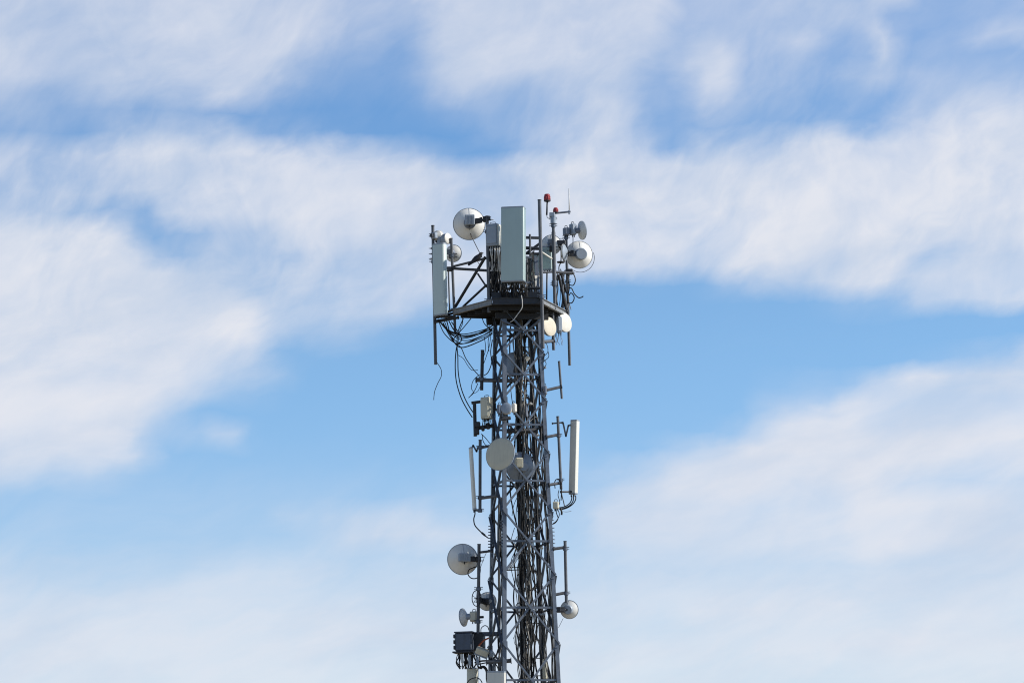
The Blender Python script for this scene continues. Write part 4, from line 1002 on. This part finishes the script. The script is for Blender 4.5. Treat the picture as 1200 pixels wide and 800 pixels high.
# away from the viewing direction: broken cloud everywhere
warpU = warpV = None
far = noise(.045, 9, .6, 0, 1, 1.6, (2, 3, 1), .2)
frp = node('ShaderNodeMapRange'); frp.inputs['From Min'].default_value = .42; frp.inputs['From Max'].default_value = .66; Lk.new(far.outputs['Fac'], frp.inputs['Value'])
ea = math_('DIVIDE', math_('SUBTRACT', math_('ABSOLUTE', un), 9.0), 3.0, clamp=True); eb = math_('DIVIDE', math_('SUBTRACT', vn, 16.0), 4.0, clamp=True)
out_ = math_('MAXIMUM', ea, eb)
mixc = node('ShaderNodeMix'); mixc.data_type = 'FLOAT'; Lk.new(out_, mixc.inputs['Factor']); Lk.new(cov, mixc.inputs['A']); Lk.new(math_('MULTIPLY', frp.outputs[0], .28), mixc.inputs['B'])
cover = mixc.outputs['Result']
# clear sky
sky = node('ShaderNodeTexSky', sky_type='NISHITA'); sky.sun_disc = False; sky.sun_elevation = elev; sky.sun_rotation = azim
sky.altitude = 200; sky.air_density = 1.0; sky.dust_density = .3; sky.ozone_density = 2.0
vm = node('ShaderNodeVectorMath', operation='MULTIPLY'); Lk.new(tc.outputs['Generated'], vm.inputs[0]); vm.inputs[1].default_value = (1, 1, 2.6)
va = node('ShaderNodeVectorMath', operation='ADD'); Lk.new(vm.outputs[0], va.inputs[0]); va.inputs[1].default_value = (0, 0, -.02)
vz = node('ShaderNodeVectorMath', operation='NORMALIZE'); Lk.new(va.outputs[0], vz.inputs[0]); Lk.new(vz.outputs[0], sky.inputs['Vector'])
LOW = (1.62, 1.55, 1.40); MID = (1.58, 1.86, 1.84); TOP = (1.08, 1.68, 2.0); ZEN = (.42, .5, .6)
def col_ramp(fac, a, b):
    mx = node('ShaderNodeMix'); mx.data_type = 'RGBA'; Lk.new(fac, mx.inputs['Factor'])
    for k, v in (('A', a), ('B', b)):
        if isinstance(v, tuple): mx.inputs[k].default_value = (*v, 1)
        else: Lk.new(v, mx.inputs[k])
    return mx.outputs['Result']
def step(x, lo, hi):
    n = node('ShaderNodeMapRange'); n.interpolation_type = 'SMOOTHSTEP'; n.inputs['From Min'].default_value = lo; n.inputs['From Max'].default_value = hi; Lk.new(x, n.inputs['Value']); return n.outputs[0]
g1 = col_ramp(step(vn, 3, 9.5), LOW, MID); g2 = col_ramp(step(vn, 9, 16), g1, TOP); g3 = col_ramp(step(vn, 16, 38), g2, ZEN)
tint = node('ShaderNodeMix'); tint.data_type = 'RGBA'; tint.blend_type = 'MULTIPLY'; tint.inputs['Factor'].default_value = 1; Lk.new(sky.outputs['Color'], tint.inputs['A']); Lk.new(g3, tint.inputs['B']); tint.clamp_result = False
ST = 0.12
shade = noise(.5, 6, .55, R(15), .6, 1.5, (9, 4, 6), .1)
cc = node('ShaderNodeValToRGB'); cc.color_ramp.elements[0].position = .32; cc.color_ramp.elements[1].position = .60
cc.color_ramp.elements[0].color = (.635, .70, .82, 1); cc.color_ramp.elements[1].color = (.765, .79, .865, 1)
Lk.new(math_('MULTIPLY_ADD', det, .16, shade.outputs['Fac']), cc.inputs['Fac'])
cs = node('ShaderNodeMix'); cs.data_type = 'RGBA'; cs.blend_type = 'MULTIPLY'; cs.inputs['Factor'].default_value = 1; Lk.new(cc.outputs['Color'], cs.inputs['A']); cs.inputs['B'].default_value = (1 / ST, 1 / ST, 1 / ST, 1); cs.clamp_result = False
fin = node('ShaderNodeMix'); fin.data_type = 'RGBA'; Lk.new(cover, fin.inputs['Factor']); Lk.new(tint.outputs['Result'], fin.inputs['A']); Lk.new(cs.outputs['Result'], fin.inputs['B'])
Lk.new(fin.outputs['Result'], bg.inputs['Color']); bg.inputs['Strength'].default_value = ST

scene.view_settings.view_transform = 'Standard'; scene.view_settings.look = 'None'; scene.view_settings.exposure = 0
scene.render.engine = 'CYCLES'
scene.cycles.filter_width = 1.1
